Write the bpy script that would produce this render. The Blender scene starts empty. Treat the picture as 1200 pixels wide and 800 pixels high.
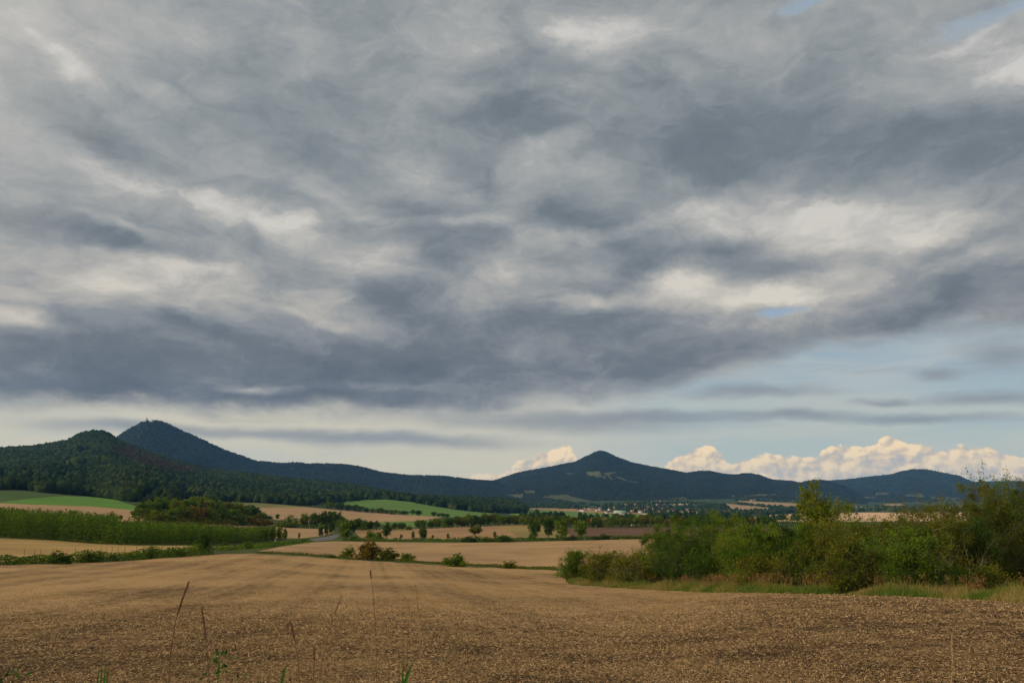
import bpy, math, random, time
import numpy as np
from mathutils import Vector, Matrix
from mathutils.geometry import delaunay_2d_cdt
T0 = time.time()
rng = np.random.default_rng(7)
random.seed(7)
S = bpy.context.scene
COL = S.collection
rad = math.radians

# ------------------------------------------------------------------ camera
FPX = 934.0                       # focal length in pixels of a 1200 px wide frame
PITCH = math.atan(185 / FPX)
cd = bpy.data.cameras.new('camera')
cd.sensor_width = 36.0
cd.lens = 36.0 * FPX / 1200.0
cd.clip_start = 0.1
cd.clip_end = 60000
cam = bpy.data.objects.new('camera', cd)
cam.location = (0, 0, 0)
cam.rotation_euler = (math.pi / 2 + PITCH, 0, 0)
COL.objects.link(cam)
S.camera = cam

# ------------------------------------------------------------------ sun and view
SUN_AZ = -118.0                   # degrees from the view axis, to the left and behind
SUN_EL = 24.0
sl = bpy.data.lights.new('sun', 'SUN')
sl.energy = 2.8
sl.angle = rad(9)
sl.color = (1.0, 0.84, 0.66)
sun = bpy.data.objects.new('sun', sl)
COL.objects.link(sun)
sd = Vector((math.sin(rad(SUN_AZ)) * math.cos(rad(SUN_EL)), math.cos(rad(SUN_AZ)) * math.cos(rad(SUN_EL)), math.sin(rad(SUN_EL))))
sun.rotation_euler = sd.to_track_quat('Z', 'Y').to_euler()
S.view_settings.view_transform = 'Standard'
S.view_settings.look = 'None'
S.view_settings.gamma = 1
S.view_settings.exposure = 0.09
S.view_settings.use_curve_mapping = False
S.cycles.max_bounces = 6
S.cycles.volume_bounces = 1
S.cycles.transparent_max_bounces = 6
S.cycles.caustics_reflective = False
S.cycles.caustics_refractive = False
S.cycles.use_denoising = True

SP, CP = math.sin(PITCH), math.cos(PITCH)
def pix_dir(px, py):
    a = (px - 600) / FPX; b = (400 - py) / FPX
    return np.array([a, CP - b * SP, SP + b * CP])
def azel(px, py):
    d = pix_dir(px, py)
    return math.atan2(d[0], d[1]), math.atan2(d[2], math.hypot(d[0], d[1]))
def srgb(r, g, b):
    f = lambda c: (c / 255 / 12.92) if c / 255 <= 0.04045 else ((c / 255 + 0.055) / 1.055) ** 2.4
    return (f(r), f(g), f(b), 1)

# ------------------------------------------------------------------ node helper
class NT:
    def __init__(s, tree): s.t = tree; s.n = tree.nodes; s.l = tree.links
    def put(s, sock, v):
        if v is None: return
        if hasattr(v, 'is_output') or isinstance(v, bpy.types.NodeSocket): s.l.new(v, sock)
        else: sock.default_value = v
    def m(s, op, a, b=None, c=None, clamp=False):
        n = s.n.new('ShaderNodeMath'); n.operation = op; n.use_clamp = clamp
        s.put(n.inputs[0], a); s.put(n.inputs[1], b); s.put(n.inputs[2], c)
        return n.outputs[0]
    def vm(s, op, a, b=None, sc=None):
        n = s.n.new('ShaderNodeVectorMath'); n.operation = op
        s.put(n.inputs[0], a)
        if b is not None: s.put(n.inputs[1], b)
        if sc is not None: s.put(n.inputs['Scale'], sc)
        return n.outputs[1] if op in ('LENGTH', 'DISTANCE', 'DOT_PRODUCT') else n.outputs[0]
    def noise(s, v, scale, detail=4, rough=0.55, dist=0.0, lac=2.0, out=0):
        n = s.n.new('ShaderNodeTexNoise'); s.put(n.inputs['Vector'], v)
        n.inputs['Scale'].default_value = scale; n.inputs['Detail'].default_value = detail
        n.inputs['Roughness'].default_value = rough; n.inputs['Distortion'].default_value = dist
        n.inputs['Lacunarity'].default_value = lac
        return n.outputs[out]
    def vor(s, v, scale, feature='SMOOTH_F1', sm=0.5):
        n = s.n.new('ShaderNodeTexVoronoi'); n.feature = feature; s.put(n.inputs['Vector'], v)
        n.inputs['Scale'].default_value = scale
        if feature == 'SMOOTH_F1': n.inputs['Smoothness'].default_value = sm
        return n.outputs['Distance']
    def ss(s, x, a, b, lo=0.0, hi=1.0):
        n = s.n.new('ShaderNodeMapRange'); n.interpolation_type = 'SMOOTHSTEP'
        s.put(n.inputs[0], x); s.put(n.inputs[1], a); s.put(n.inputs[2], b)
        n.inputs[3].default_value = lo; n.inputs[4].default_value = hi
        return n.outputs[0]
    def mr(s, x, a, b, lo=0.0, hi=1.0):
        n = s.n.new('ShaderNodeMapRange'); s.put(n.inputs[0], x); s.put(n.inputs[1], a); s.put(n.inputs[2], b)
        n.inputs[3].default_value = lo; n.inputs[4].default_value = hi
        return n.outputs[0]
    def comb(s, x, y, z=0.0):
        n = s.n.new('ShaderNodeCombineXYZ'); s.put(n.inputs[0], x); s.put(n.inputs[1], y); s.put(n.inputs[2], z); return n.outputs[0]
    def sep(s, v):
        n = s.n.new('ShaderNodeSeparateXYZ'); s.put(n.inputs[0], v); return n.outputs
    def mix(s, f, a, b, bt='MIX'):
        n = s.n.new('ShaderNodeMix'); n.data_type = 'RGBA'; n.blend_type = bt
        s.put(n.inputs[0], f); s.put(n.inputs[6], a); s.put(n.inputs[7], b); return n.outputs[2]
    def ramp(s, x, stops, interp='LINEAR'):
        n = s.n.new('ShaderNodeValToRGB'); cr = n.color_ramp; cr.interpolation = interp
        while len(cr.elements) < len(stops): cr.elements.new(0.5)
        for e, (p, c) in zip(cr.elements, stops): e.position = p; e.color = c
        s.put(n.inputs[0], x); return n.outputs[0]
    def curve(s, x, pts):
        n = s.n.new('ShaderNodeFloatCurve'); c = n.mapping.curves[0]
        n.mapping.use_clip = False
        c.points[0].location = pts[0]; c.points[1].location = pts[-1]
        for p in pts[1:-1]: c.points.new(*p)
        for p in c.points: p.handle_type = 'AUTO'
        n.mapping.update(); s.put(n.inputs['Value'], x); return n.outputs[0]
    def mapping(s, v, loc, rot, sc, kind='TEXTURE'):
        n = s.n.new('ShaderNodeMapping'); n.vector_type = kind; s.put(n.inputs[0], v)
        n.inputs[1].default_value = loc; n.inputs[2].default_value = rot; n.inputs[3].default_value = sc
        return n.outputs[0]

# ------------------------------------------------------------------ world: sky with a deck of cloud
W = bpy.data.worlds.new('World'); S.world = W; W.use_nodes = True
W.cycles.sampling_method = 'MANUAL'; W.cycles.sample_map_resolution = 512
w = NT(W.node_tree); w.n.clear()
geo = w.n.new('ShaderNodeTexCoord').outputs['Generated']
dx, dy, dz = w.sep(geo)
U = w.m('ARCTAN2', dx, dy)
V = w.m('ARCSINE', dz)
UV = w.comb(U, V)
# perspective coordinates of a layer overhead: clouds flatten towards the horizon
den = w.m('ADD', w.m('MAXIMUM', dz, 0.0), 0.10)
Q = w.comb(w.m('DIVIDE', dx, den), w.m('MULTIPLY', w.m('DIVIDE', dy, den), 1.0))
def centred(col): return w.vm('SUBTRACT', col, (0.5, 0.5, 0.5))
UVs = w.vm('MULTIPLY', UV, (1.0, 1.9, 1.0))
warp1 = w.vm('SCALE', centred(w.noise(UVs, 4.2, 3, 0.5, out=1)), sc=0.10)
warp2 = w.vm('SCALE', centred(w.noise(UVs, 14.0, 6, 0.62, out=1)), sc=0.055)
warp = w.vm('MULTIPLY', w.vm('ADD', warp1, warp2), w.comb(1.3, w.mr(V, 0.0, 0.40, 0.16, 0.75), 0.0))
UW = w.vm('ADD', UV, warp)

def blob(acc, px, py, sx, sy, amp, rot=0, coord=UW):
    a, e = azel(px, py)
    c = math.cos(e)
    m_ = w.mapping(coord, (a, e, 0), (0, 0, rad(rot)), (sx / FPX * 1.35 * CP / c, sy / FPX * 1.35, 1))
    g = w.n.new('ShaderNodeTexGradient'); g.gradient_type = 'SPHERICAL'
    w.l.new(m_, g.inputs[0])
    sm = w.ss(g.outputs['Fac'], 0.0, 1.0)
    return w.m('MULTIPLY_ADD', sm, amp, acc)
acc = 0.0
#        px   py   sx   sy   amp  rot
BLOBS = [(230, 430, 420, 50, -.32, 0), (60, 420, 200, 40, -.12, 0), (560, 430, 240, 40, -.22, 0), (300, 468, 420, 18, -.22, 0),
         (960, 168, 230, 48, -.40, 0), (840, 140, 190, 46, -.24, 10), (1160, 190, 110, 60, -.26, 10), (1100, 130, 60, 26, -.05, 0),
         (685, 250, 96, 34, -.40, -14), (640, 150, 90, 36, -.24, 0), (545, 192, 70, 32, -.22, 0), (600, 145, 80, 28, -.16, 0), (490, 236, 80, 20, -.26, 0), (535, 276, 80, 18, -.26, 0), (520, 308, 55, 17, -.22, 0), (462, 345, 60, 36, -.26, 0),
         (375, 186, 90, 30, -.16, 0), (340, 130, 160, 50, -.08, 0), (125, 160, 120, 34, -.20, -22), (95, 268, 120, 16, -.28, -10), (40, 330, 60, 20, -.10, 0),
         (238, 384, 70, 15, -.26, -14), (500, 372, 90, 40, -.24, -25), (680, 335, 80, 16, -.26, 0), (665, 378, 150, 30, -.26, 0), (760, 306, 70, 17, -.28, 6),
         (790, 412, 150, 28, -.20, 4), (880, 300, 80, 26, -.46, -8), (860, 282, 60, 14, -.2, 0), (1130, 345, 110, 36, -.34, 12), (1010, 380, 150, 20, -.10, 8), (960, 330, 60, 10, -.12, 0), (20, 60, 60, 60, -.10, 0), (800, 90, 110, 36, -.12, 0), (470, 80, 100, 60, -.10, 0),
         (68, 66, 44, 18, .28, -25), (92, 78, 40, 12, .14, -20), (530, 44, 70, 44, .24, 0), (660, 44, 44, 30, .26, 0), (705, 42, 80, 44, .22, 0), (238, 32, 60, 30, .26, 0), (190, 104, 50, 12, .14, 0),
         (140, 205, 130, 24, .24, -12), (260, 232, 140, 22, .22, -10), (360, 216, 110, 20, .22, -14), (145, 268, 34, 9, .30, -10), (75, 338, 110, 26, .28, 0), (180, 325, 150, 30, .22, -6), (14, 372, 46, 12, .44, -8), (200, 306, 90, 12, .26, 0),
         (355, 374, 90, 10, .20, -14), (420, 300, 150, 26, .22, -24), (480, 190, 56, 20, .20, 0), (642, 176, 70, 18, .26, 10), (662, 212, 80, 26, .24, 0), (560, 250, 60, 10, .20, 6), (705, 270, 70, 9, .26, 6), (600, 320, 90, 20, .12, -10),
         (1135, 78, 110, 38, .30, 10), (1110, 42, 38, 7, .18, 8), (1180, 90, 50, 40, .2, 0), (860, 228, 130, 26, .26, 10), (1000, 258, 180, 42, .42, 4), (930, 250, 80, 16, .2, 0), (1090, 270, 60, 18, .3, 0), (800, 332, 90, 24, .38, 12), (690, 354, 46, 12, .34, 0), (868, 345, 90, 18, .40, 6), (940, 338, 100, 20, .28, 8),
         (302, 456, 46, 6, .46, 0), (430, 455, 100, 7, .20, 0), (470, 330, 60, 16, .12, 0), (840, 22, 140, 26, .16, 0), (1150, 300, 70, 14, .18, 8)]
for b_ in BLOBS: acc = blob(acc, *b_)
UWs = w.vm('MULTIPLY', UW, (1.0, 2.1, 1.0))
n1 = w.m('SUBTRACT', w.noise(UWs, 5.0, 5, 0.55, 0.5), 0.5)
n2 = w.m('SUBTRACT', w.noise(UWs, 12.0, 9, 0.68, 0.8), 0.5)
n3 = w.m('SUBTRACT', w.noise(w.vm('MULTIPLY', Q, (1.0, 0.7, 1)), 5.0, 7, 0.6, 0.4), 0.5)
vb = w.vm('ADD', w.vm('MULTIPLY', UW, (1, 1.9, 1)), w.vm('SCALE', centred(w.noise(UVs, 16, 5, 0.62, out=1)), sc=0.09))
n4 = w.m('SUBTRACT', 0.40, w.vor(vb, 12.0, sm=0.25))
B = w.m('ADD', acc, 0.60)
B = w.m('MULTIPLY_ADD', n1, 0.42, B)
B = w.m('MULTIPLY_ADD', n2, 0.55, B)
B = w.m('MULTIPLY_ADD', n4, 0.27, B)
B = w.m('MULTIPLY_ADD', n3, 0.22, B)
n5 = w.m('SUBTRACT', w.noise(w.vm('MULTIPLY', UW, (1.0, 2.0, 1.0)), 38.0, 7, 0.66, 0.5), 0.5)
B = w.m('MULTIPLY_ADD', n5, 0.26, B, clamp=True)
cold = w.ramp(B, [(0.0, srgb(101, 110, 118)), (0.25, srgb(115, 123, 129)), (0.5, srgb(139, 145, 148)), (0.75, srgb(163, 164, 163)), (1.0, srgb(200, 197, 192))])
warmr = w.ramp(B, [(0.0, srgb(93, 98, 106)), (0.25, srgb(108, 113, 120)), (0.5, srgb(138, 140, 142)), (0.75, srgb(180, 174, 165)), (1.0, srgb(218, 208, 190))])
deck = w.mix(w.ss(V, 0.42, 0.10), cold, warmr)

# the open sky below and between the deck
NI = w.n.new('ShaderNodeTexSky'); NI.sky_type = 'NISHITA'; NI.sun_disc = False
NI.sun_elevation = rad(SUN_EL); NI.sun_rotation = rad(SUN_AZ)
NI.altitude = 300; NI.air_density = 1.0; NI.dust_density = 1.5; NI.ozone_density = 1.5
STR = 0.1
nis = w.vm('SCALE', NI.outputs[0], sc=STR * 0.75)
veil_n = w.noise(w.vm('MULTIPLY', UW, (1.2, 9, 1)), 3.2, 7, 0.55, 0.3)
veil_side = w.ss(U, azel(560, 520)[0], azel(900, 500)[0])
veil = w.mix(veil_side, w.ss(veil_n, 0.25, 0.6, 0.62, 1.0), w.ss(veil_n, 0.32, 0.66, 0.0, 0.42))
veil = w.m('MAXIMUM', veil, w.m('MULTIPLY', w.ss(V, 0.10, 0.02), 0.35))
veilc = w.mix(w.ss(V, 0.03, 0.16), srgb(216, 203, 172), srgb(200, 196, 182))
openc = w.mix(w.ss(V, 0.02, 0.2), srgb(178, 190, 184), srgb(152, 170, 182))
openc = w.mix(0.15, openc, nis)
clear = w.mix(veil, openc, veilc)
# grey streaks below the deck
st_n = w.noise(w.vm('MULTIPLY', UW, (1.0, 15, 1)), 4.0, 7, 0.55, 0.1)
st = w.m('MULTIPLY', w.ss(st_n, 0.50, 0.76), w.ss(V, 0.05, 0.11))
clear = w.mix(w.m('MULTIPLY', st, 0.5), clear, srgb(134, 138, 144))
for (px, py, sx, sy) in [(645, 495, 220, 8), (760, 488, 200, 5), (880, 462, 90, 5), (1095, 438, 34, 5), (1155, 465, 60, 5), (1060, 490, 110, 4), (1030, 470, 50, 3), (930, 488, 60, 4), (480, 516, 160, 6), (350, 507, 200, 5), (150, 500, 120, 6), (1190, 415, 50, 12)]:
    a, e = azel(px, py)
    m_ = w.mapping(UW, (a, e, 0), (0, 0, rad(-1)), (sx / FPX * 1.3, sy / FPX * 2.2, 1))
    g = w.n.new('ShaderNodeTexGradient'); g.gradient_type = 'SPHERICAL'; w.l.new(m_, g.inputs[0])
    clear = w.mix(w.ss(g.outputs['Fac'], 0.0, 1.0, 0, 0.75), clear, srgb(132, 136, 142))

def ucurve(pts):   # pixel outline -> elevation as a function of azimuth, scaled into 0..1
    P = []
    for (px, py) in pts:
        a, e = azel(px, py); P.append(((a + 0.8) / 1.6, e * 2))
    return w.m('MULTIPLY', w.curve(w.mr(U, -0.8, 0.8), P), 0.5)
edge = ucurve([(-250, 486), (0, 482), (200, 484), (400, 494), (560, 490), (700, 476), (800, 462), (880, 446), (950, 418), (1050, 400), (1200, 394), (1500, 400)])
we = w.m('MULTIPLY_ADD', w.sep(warp)[1], 1.6, w.m('MULTIPLY', n2, 0.035))
dv = w.m('SUBTRACT', w.m('ADD', V, we), edge)
cover = w.ss(dv, -0.008, 0.026)
gap = 0.0
for (px, py, sx, sy, k, r_) in [(905, 364, 52, 10, 1.35, 6), (960, 2, 70, 14, 1.2, 0), (1160, 6, 110, 18, 1.1, 4), (1060, 420, 120, 10, .8, 5), (800, 262, 50, 14, .5, 0)]:
    gap = blob(gap, px, py, sx, sy, k, r_)
gap = w.ss(w.m('ADD', gap, w.m('MULTIPLY', n2, 0.9)), 0.40, 1.5)
gap = w.m('MULTIPLY', gap, w.ss(w.m('ABSOLUTE', U), 0.9, 0.7))
cover = w.m('MULTIPLY', cover, w.m('SUBTRACT', 1.0, gap))
gapc = w.mix(gap, clear, srgb(146, 166, 190))
sky = w.mix(cover, gapc, deck)

# towering evening clouds low over the hills
top = ucurve([(-250, 575), (520, 566), (545, 556), (590, 548), (608, 541), (625, 534), (640, 525), (656, 519), (668, 520), (676, 536), (690, 570), (750, 570), (768, 552),
              (785, 539), (800, 530), (815, 522), (834, 523), (848, 531), (857, 544), (866, 533), (900, 531), (950, 533), (972, 527), (985, 519), (1008, 522), (1028, 516),
              (1045, 509), (1062, 517), (1085, 520), (1110, 523), (1150, 520), (1175, 526), (1230, 532), (1500, 540)])
def billow(off):
    c = w.vm('ADD', w.vm('ADD', w.vm('MULTIPLY', UV, (1.0, 1.25, 1)), off), w.vm('SCALE', centred(w.noise(UV, 30, 3, 0.6, out=1)), sc=0.014))
    a = w.vor(c, 38, sm=0.35); b = w.vor(c, 85, sm=0.35); d = w.vor(c, 190, sm=0.3)
    s_ = w.m('MULTIPLY_ADD', b, -0.5, w.m('MULTIPLY', a, -1.0)); return w.m('MULTIPLY_ADD', d, -0.25, s_)
b0 = billow((0, 0, 0)); b1 = billow((-0.0045, 0.0055, 0))
ct = w.m('SUBTRACT', w.m('MULTIPLY_ADD', w.m('ADD', b0, 0.75), 0.011, top), V)
cmask = w.ss(ct, -0.0008, 0.0030)
cmask = w.m('MULTIPLY', cmask, w.ss(w.m('ABSOLUTE', U), 1.1, 0.9))
lit = w.m('MULTIPLY', w.m('SUBTRACT', b0, b1), 1.7)
lit = w.m('ADD', lit, w.ss(ct, 0.040, 0.002, 0.30, 0.80))
lit = w.m('ADD', lit, w.m('MULTIPLY', w.m('SUBTRACT', w.noise(w.vm('MULTIPLY', UV, (1, 1.8, 1)), 22, 5, 0.6), 0.5), 0.9), clamp=True)
cumc = w.ramp(lit, [(0.0, srgb(182, 174, 166)), (0.35, srgb(206, 188, 164)), (0.65, srgb(232, 204, 164)), (1.0, srgb(255, 224, 174))])
cumc = w.mix(w.ss(V, 0.055, 0.028, 0, 0.35), cumc, srgb(196, 190, 178))
sky = w.mix(cmask, sky, cumc)
# warm glow added to the unseen sky behind left, to brighten the ground
gl = w.vm('DOT_PRODUCT', geo, tuple(sd))
sky = w.vm('ADD', sky, w.vm('SCALE', w.comb(1.0, 0.82, 0.62), sc=w.ss(gl, 0.1, 1.0, 0.0, 1.5)))
low = w.ss(V, -0.03, 0.0)
sky = w.mix(low, srgb(120, 118, 110), sky)
bg = w.n.new('ShaderNodeBackground'); bg.inputs[1].default_value = STR
w.l.new(w.vm('SCALE', sky, sc=1.0 / STR), bg.inputs[0])
wo = w.n.new('ShaderNodeOutputWorld'); w.l.new(bg.outputs[0], wo.inputs[0])

# ------------------------------------------------------------------ terrain height
RK = [2, 10, 20, 40, 60, 80, 110, 150, 190, 240, 300, 400, 550, 700, 900, 1100, 1400, 1800, 2300, 3000, 4000, 5500, 8000, 16000]
def zy(px, py, r):
    a, e = azel(px, py); return r * math.tan(e)
# one height profile per column of the view: knots (distance, height) ; 'y' knots give the row a piece of ground shows at
PROF = {
 -300: [(2, -1.7), (10, -2.4), (60, -6.4), (150, 'y', 668), (250, 'y', 634), (450, 'y', 596), (800, 'y', 580), (1100, 'y', 574), (2000, 30), (5500, 30), (16000, -60)],
 0:   [(2, -1.7), (10, -2.4), (60, -6.3), (148, 'y', 662), (250, 'y', 632), (300, 'y', 622), (450, 'y', 598), (600, 'y', 589.5), (780, 'y', 583), (900, 'y', 576), (1200, 14), (2500, 30), (5500, 20), (16000, -60)],
 150: [(2, -1.7), (10, -2.4), (60, -6.4), (165, 'y', 656), (250, 'y', 637), (300, 'y', 629), (450, 'y', 608), (600, 'y', 598), (780, 'y', 593), (950, 'y', 586), (1400, 0), (2500, 10), (5500, 0), (16000, -60)],
 300: [(2, -1.7), (10, -2.4), (60, -6.6), (188, 'y', 648), (300, 'y', 638), (400, 'y', 630), (550, 'y', 618), (700, 'y', 610), (1050, 'y', 595), (1300, 'y', 587.5), (1800, -1), (3000, 0), (5500, 0), (16000, -60)],
 450: [(2, -1.7), (10, -2.4), (60, -6.9), (170, 'y', 658), (300, 'y', 642), (400, 'y', 632.5), (560, 'y', 622), (780, 'y', 616), (900, 'y', 610.5), (1200, 'y', 601.5), (1700, 'y', 583.5), (2200, 0), (3000, -10), (5500, 0), (16000, -60)],
 600: [(2, -1.7), (10, -2.4), (60, -7.2), (155, 'y', 665.5), (300, 'y', 641), (400, 'y', 631.5), (560, 'y', 619), (700, 'y', 613.5), (900, 'y', 611), (1300, 'y', 605), (2000, 'y', 599), (3000, 'y', 594), (4000, 'y', 589), (5500, 5), (16000, -60)],
 750: [(2, -1.7), (10, -2.4), (64, -7.4), (150, 'y', 660), (300, 'y', 638), (400, 'y', 630.5), (560, 'y', 620), (680, 'y', 617), (900, 'y', 614), (1300, 'y', 607.5), (2200, 'y', 601), (3000, 'y', 595), (4000, 'y', 586), (5500, 20), (16000, -60)],
 900: [(2, -1.7), (10, -2.4), (56, 'y', 693), (100, -9.4), (200, 'y', 642), (400, 'y', 628), (700, 'y', 616.5), (1000, 'y', 613), (1700, 'y', 607), (2600, 'y', 600), (3500, 'y', 593.5), (4500, 'y', 584), (5500, 0), (16000, -60)],
 1050: [(2, -1.7), (10, -2.4), (48, 'y', 698), (100, -9.6), (200, 'y', 642), (400, 'y', 627), (800, 'y', 616), (1700, 'y', 606), (2400, 'y', 599.2), (3600, 'y', 595.5), (5000, 'y', 591), (6500, 'y', 588), (9000, -35), (16000, -60)],
 1200: [(2, -1.7), (10, -2.4), (42, 'y', 706), (100, -9.8), (200, 'y', 642), (400, 'y', 626), (800, 'y', 615), (1700, 'y', 605), (2400, 'y', 599), (3600, 'y', 595.5), (5000, 'y', 591), (6500, 'y', 588), (9000, -35), (16000, -60)],
 1600: [(2, -1.7), (10, -2.4), (40, -5.3), (100, -9.8), (400, -18), (1700, -36), (3600, -40), (9000, -35), (16000, -60)],
}
cols = sorted(PROF)
LR = np.linspace(math.log(1.2), math.log(20000), 400)
def pchip(x, y, xi):
    h = np.diff(x); d = np.diff(y) / h; m = np.zeros(len(x))
    for i in range(1, len(x) - 1):
        if d[i - 1] * d[i] > 0:
            w1 = 2 * h[i] + h[i - 1]; w2 = h[i] + 2 * h[i - 1]
            m[i] = (w1 + w2) / (w1 / d[i - 1] + w2 / d[i])
    m[0] = d[0]; m[-1] = d[-1]
    xi = np.clip(xi, x[0], x[-1]); k = np.clip(np.searchsorted(x, xi) - 1, 0, len(x) - 2)
    t = (xi - x[k]) / h[k]; hh = h[k]
    return ((1 + 2 * t) * (1 - t) ** 2 * y[k] + t * (1 - t) ** 2 * hh * m[k] + t * t * (3 - 2 * t) * y[k + 1] + t * t * (t - 1) * hh * m[k + 1])
CA = np.array([azel(c, 620)[0] for c in cols])
TAB = np.zeros((len(cols), len(LR)))
for i, c in enumerate(cols):
    rr, zz = [], []
    for k in PROF[c]:
        rr.append(math.log(k[0])); zz.append(k[1] if len(k) == 2 else zy(c, k[2], k[0]))
    # interpolate the slope angle rather than the height, so that rows stay where they were read
    ang = np.array(zz) / np.exp(rr)
    TAB[i] = pchip(np.array(rr), ang, LR) * np.exp(np.maximum(LR, rr[0]))
    TAB[i][LR < math.log(2)] = -1.7
def vnoise(x, y, seed=0):     # smooth value noise, arrays
    xi = np.floor(x).astype(np.int64); yi = np.floor(y).astype(np.int64)
    fx = x - xi; fy = y - yi; fx = fx * fx * (3 - 2 * fx); fy = fy * fy * (3 - 2 * fy)
    def h(a, b):
        n = (a * 374761393 + b * 668265263 + seed * 974634777) & 0xffffffff
        n = ((n ^ (n >> 13)) * 1274126177) & 0xffffffff
        return ((n ^ (n >> 16)) & 0xffff) / 65535.0
    return (h(xi, yi) * (1 - fx) + h(xi + 1, yi) * fx) * (1 - fy) + (h(xi, yi + 1) * (1 - fx) + h(xi + 1, yi + 1) * fx) * fy
def fbm(x, y, o=4, seed=0):
    s_ = 0; a = 0.5
    for k in range(o): s_ = s_ + a * (vnoise(x, y, seed + k) - 0.5); x = x * 2.03; y = y * 2.03; a *= 0.5
    return s_
def height_polar(a, r):
    a = np.asarray(a, float); r = np.asarray(r, float)
    aa = np.clip(a, CA[0], CA[-1]); i = np.clip(np.searchsorted(CA, aa) - 1, 0, len(CA) - 2)
    t = (aa - CA[i]) / (CA[i + 1] - CA[i]); t = t * t * (3 - 2 * t) * 0.5 + t * 0.5
    l = np.clip(np.log(np.maximum(r, 1.3)), LR[0], LR[-1]); f = (l - LR[0]) / (LR[1] - LR[0]); j = np.clip(f.astype(int), 0, len(LR) - 2); g = f - j
    z = (TAB[i, j] * (1 - g) + TAB[i, j + 1] * g) * (1 - t) + (TAB[i + 1, j] * (1 - g) + TAB[i + 1, j + 1] * g) * t
    x = r * np.sin(a); y = r * np.cos(a)
    z = z + 0.25 * fbm(x / 9, y / 9, 3, 5) * np.clip((r - 5) / 20, 0, 1)
    return z
def ground(x, y):
    return height_polar(np.arctan2(x, y), np.hypot(x, y))
RS = np.exp(np.linspace(math.log(3), math.log(12000), 3000))
def hit(px, py, rmin=3):
    a, e = azel(px, py)
    rs = RS[RS > rmin]
    d = rs * math.tan(e) - height_polar(np.full_like(rs, a), rs)
    k = np.argmax(d < 0)
    if d[k] >= 0: return None
    if k == 0: return a, rs[0]
    t = d[k - 1] / (d[k - 1] - d[k]); return a, rs[k - 1] + (rs[k] - rs[k - 1]) * t
def spot(px, py, rmin=3):
    h = hit(px, py, rmin)
    if h is None: h = (azel(px, py)[0], 6000)
    a, r = h; return np.array([r * math.sin(a), r * math.cos(a), float(height_polar(a, r))]), r

# ------------------------------------------------------------------ mesh helpers
def fast_mesh(name, Vs, F, mat=None, attr=None, smooth=False, mats=None, midx=None):
    me = bpy.data.meshes.new(name)
    Vs = np.asarray(Vs, np.float32); F = np.asarray(F, np.int32); k = F.shape[1]
    me.vertices.add(len(Vs)); me.vertices.foreach_set('co', Vs.ravel())
    me.loops.add(F.size); me.loops.foreach_set('vertex_index', F.ravel())
    me.polygons.add(len(F)); me.polygons.foreach_set('loop_start', np.arange(0, F.size, k, dtype=np.int32))
    me.polygons.foreach_set('loop_total', np.full(len(F), k, np.int32))
    if smooth: me.polygons.foreach_set('use_smooth', np.ones(len(F), bool))
    for m_ in (mats or ([mat] if mat else [])): me.materials.append(m_)
    if midx is not None: me.polygons.foreach_set('material_index', np.asarray(midx, np.int32))
    if attr:
        for kx, v in attr.items():
            at = me.attributes.new(kx, 'FLOAT', 'POINT'); at.data.foreach_set('value', np.asarray(v, np.float32))
    me.update(calc_edges=True)
    return me
def add_obj(name, me, parent=None, loc=None, **props):
    o = bpy.data.objects.new(name, me); COL.objects.link(o)
    if parent is not None: o.parent = parent
    if loc is not None: o.location = loc
    for k, v in props.items(): o[k] = v
    return o
def thing(name, label, cat, loc, group=None, rz=0, scale=None):
    o = bpy.data.objects.new(name, None); COL.objects.link(o); o.empty_display_size = 0.5
    o.location = loc; o.rotation_euler = (0, 0, rz)
    if scale is not None: o.scale = scale
    o['label'] = label; o['category'] = cat
    if group: o['group'] = group
    return o
def join(parts):
    Vs, Fs, n = [], [], 0
    for v, f in parts: Vs.append(v); Fs.append(np.asarray(f) + n); n += len(v)
    return np.vstack(Vs), np.vstack(Fs)
def tube(pts, rads, k=6):
    pts = np.asarray(pts, float); n = len(pts); Vs = np.zeros((n * k, 3))
    for i in range(n):
        t = pts[min(i + 1, n - 1)] - pts[max(i - 1, 0)]; t = t / (np.linalg.norm(t) + 1e-9)
        u = np.cross(t, [0.3, 0.9, 0.1]); u /= np.linalg.norm(u); v = np.cross(t, u)
        for j in range(k):
            a = 2 * math.pi * j / k; Vs[i * k + j] = pts[i] + rads[i] * (u * math.cos(a) + v * math.sin(a))
    F = [(i * k + j, i * k + (j + 1) % k, (i + 1) * k + (j + 1) % k, (i + 1) * k + j) for i in range(n - 1) for j in range(k)]
    return Vs, np.array(F)
def leaf_quads(C, L, Wd, g, up=0.0, N=None):
    """rhombic leaves at centres C, length L, width Wd (arrays), random directions"""
    n = len(C)
    d = g.normal(size=(n, 3)); d[:, 2] += up; d /= np.linalg.norm(d, axis=1)[:, None]
    e = g.normal(size=(n, 3)); e -= d * np.sum(e * d, 1)[:, None]; e /= np.linalg.norm(e, axis=1)[:, None]
    L = np.broadcast_to(L, n)[:, None]; Wd = np.broadcast_to(Wd, n)[:, None]
    nrm = np.cross(d, e)
    V4 = np.stack([C - d * L / 2, C + e * Wd / 2 + nrm * Wd * .12, C + d * L / 2, C - e * Wd / 2 + nrm * Wd * .12], 1).reshape(-1, 3)
    return V4, np.arange(4 * n).reshape(n, 4)

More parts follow.
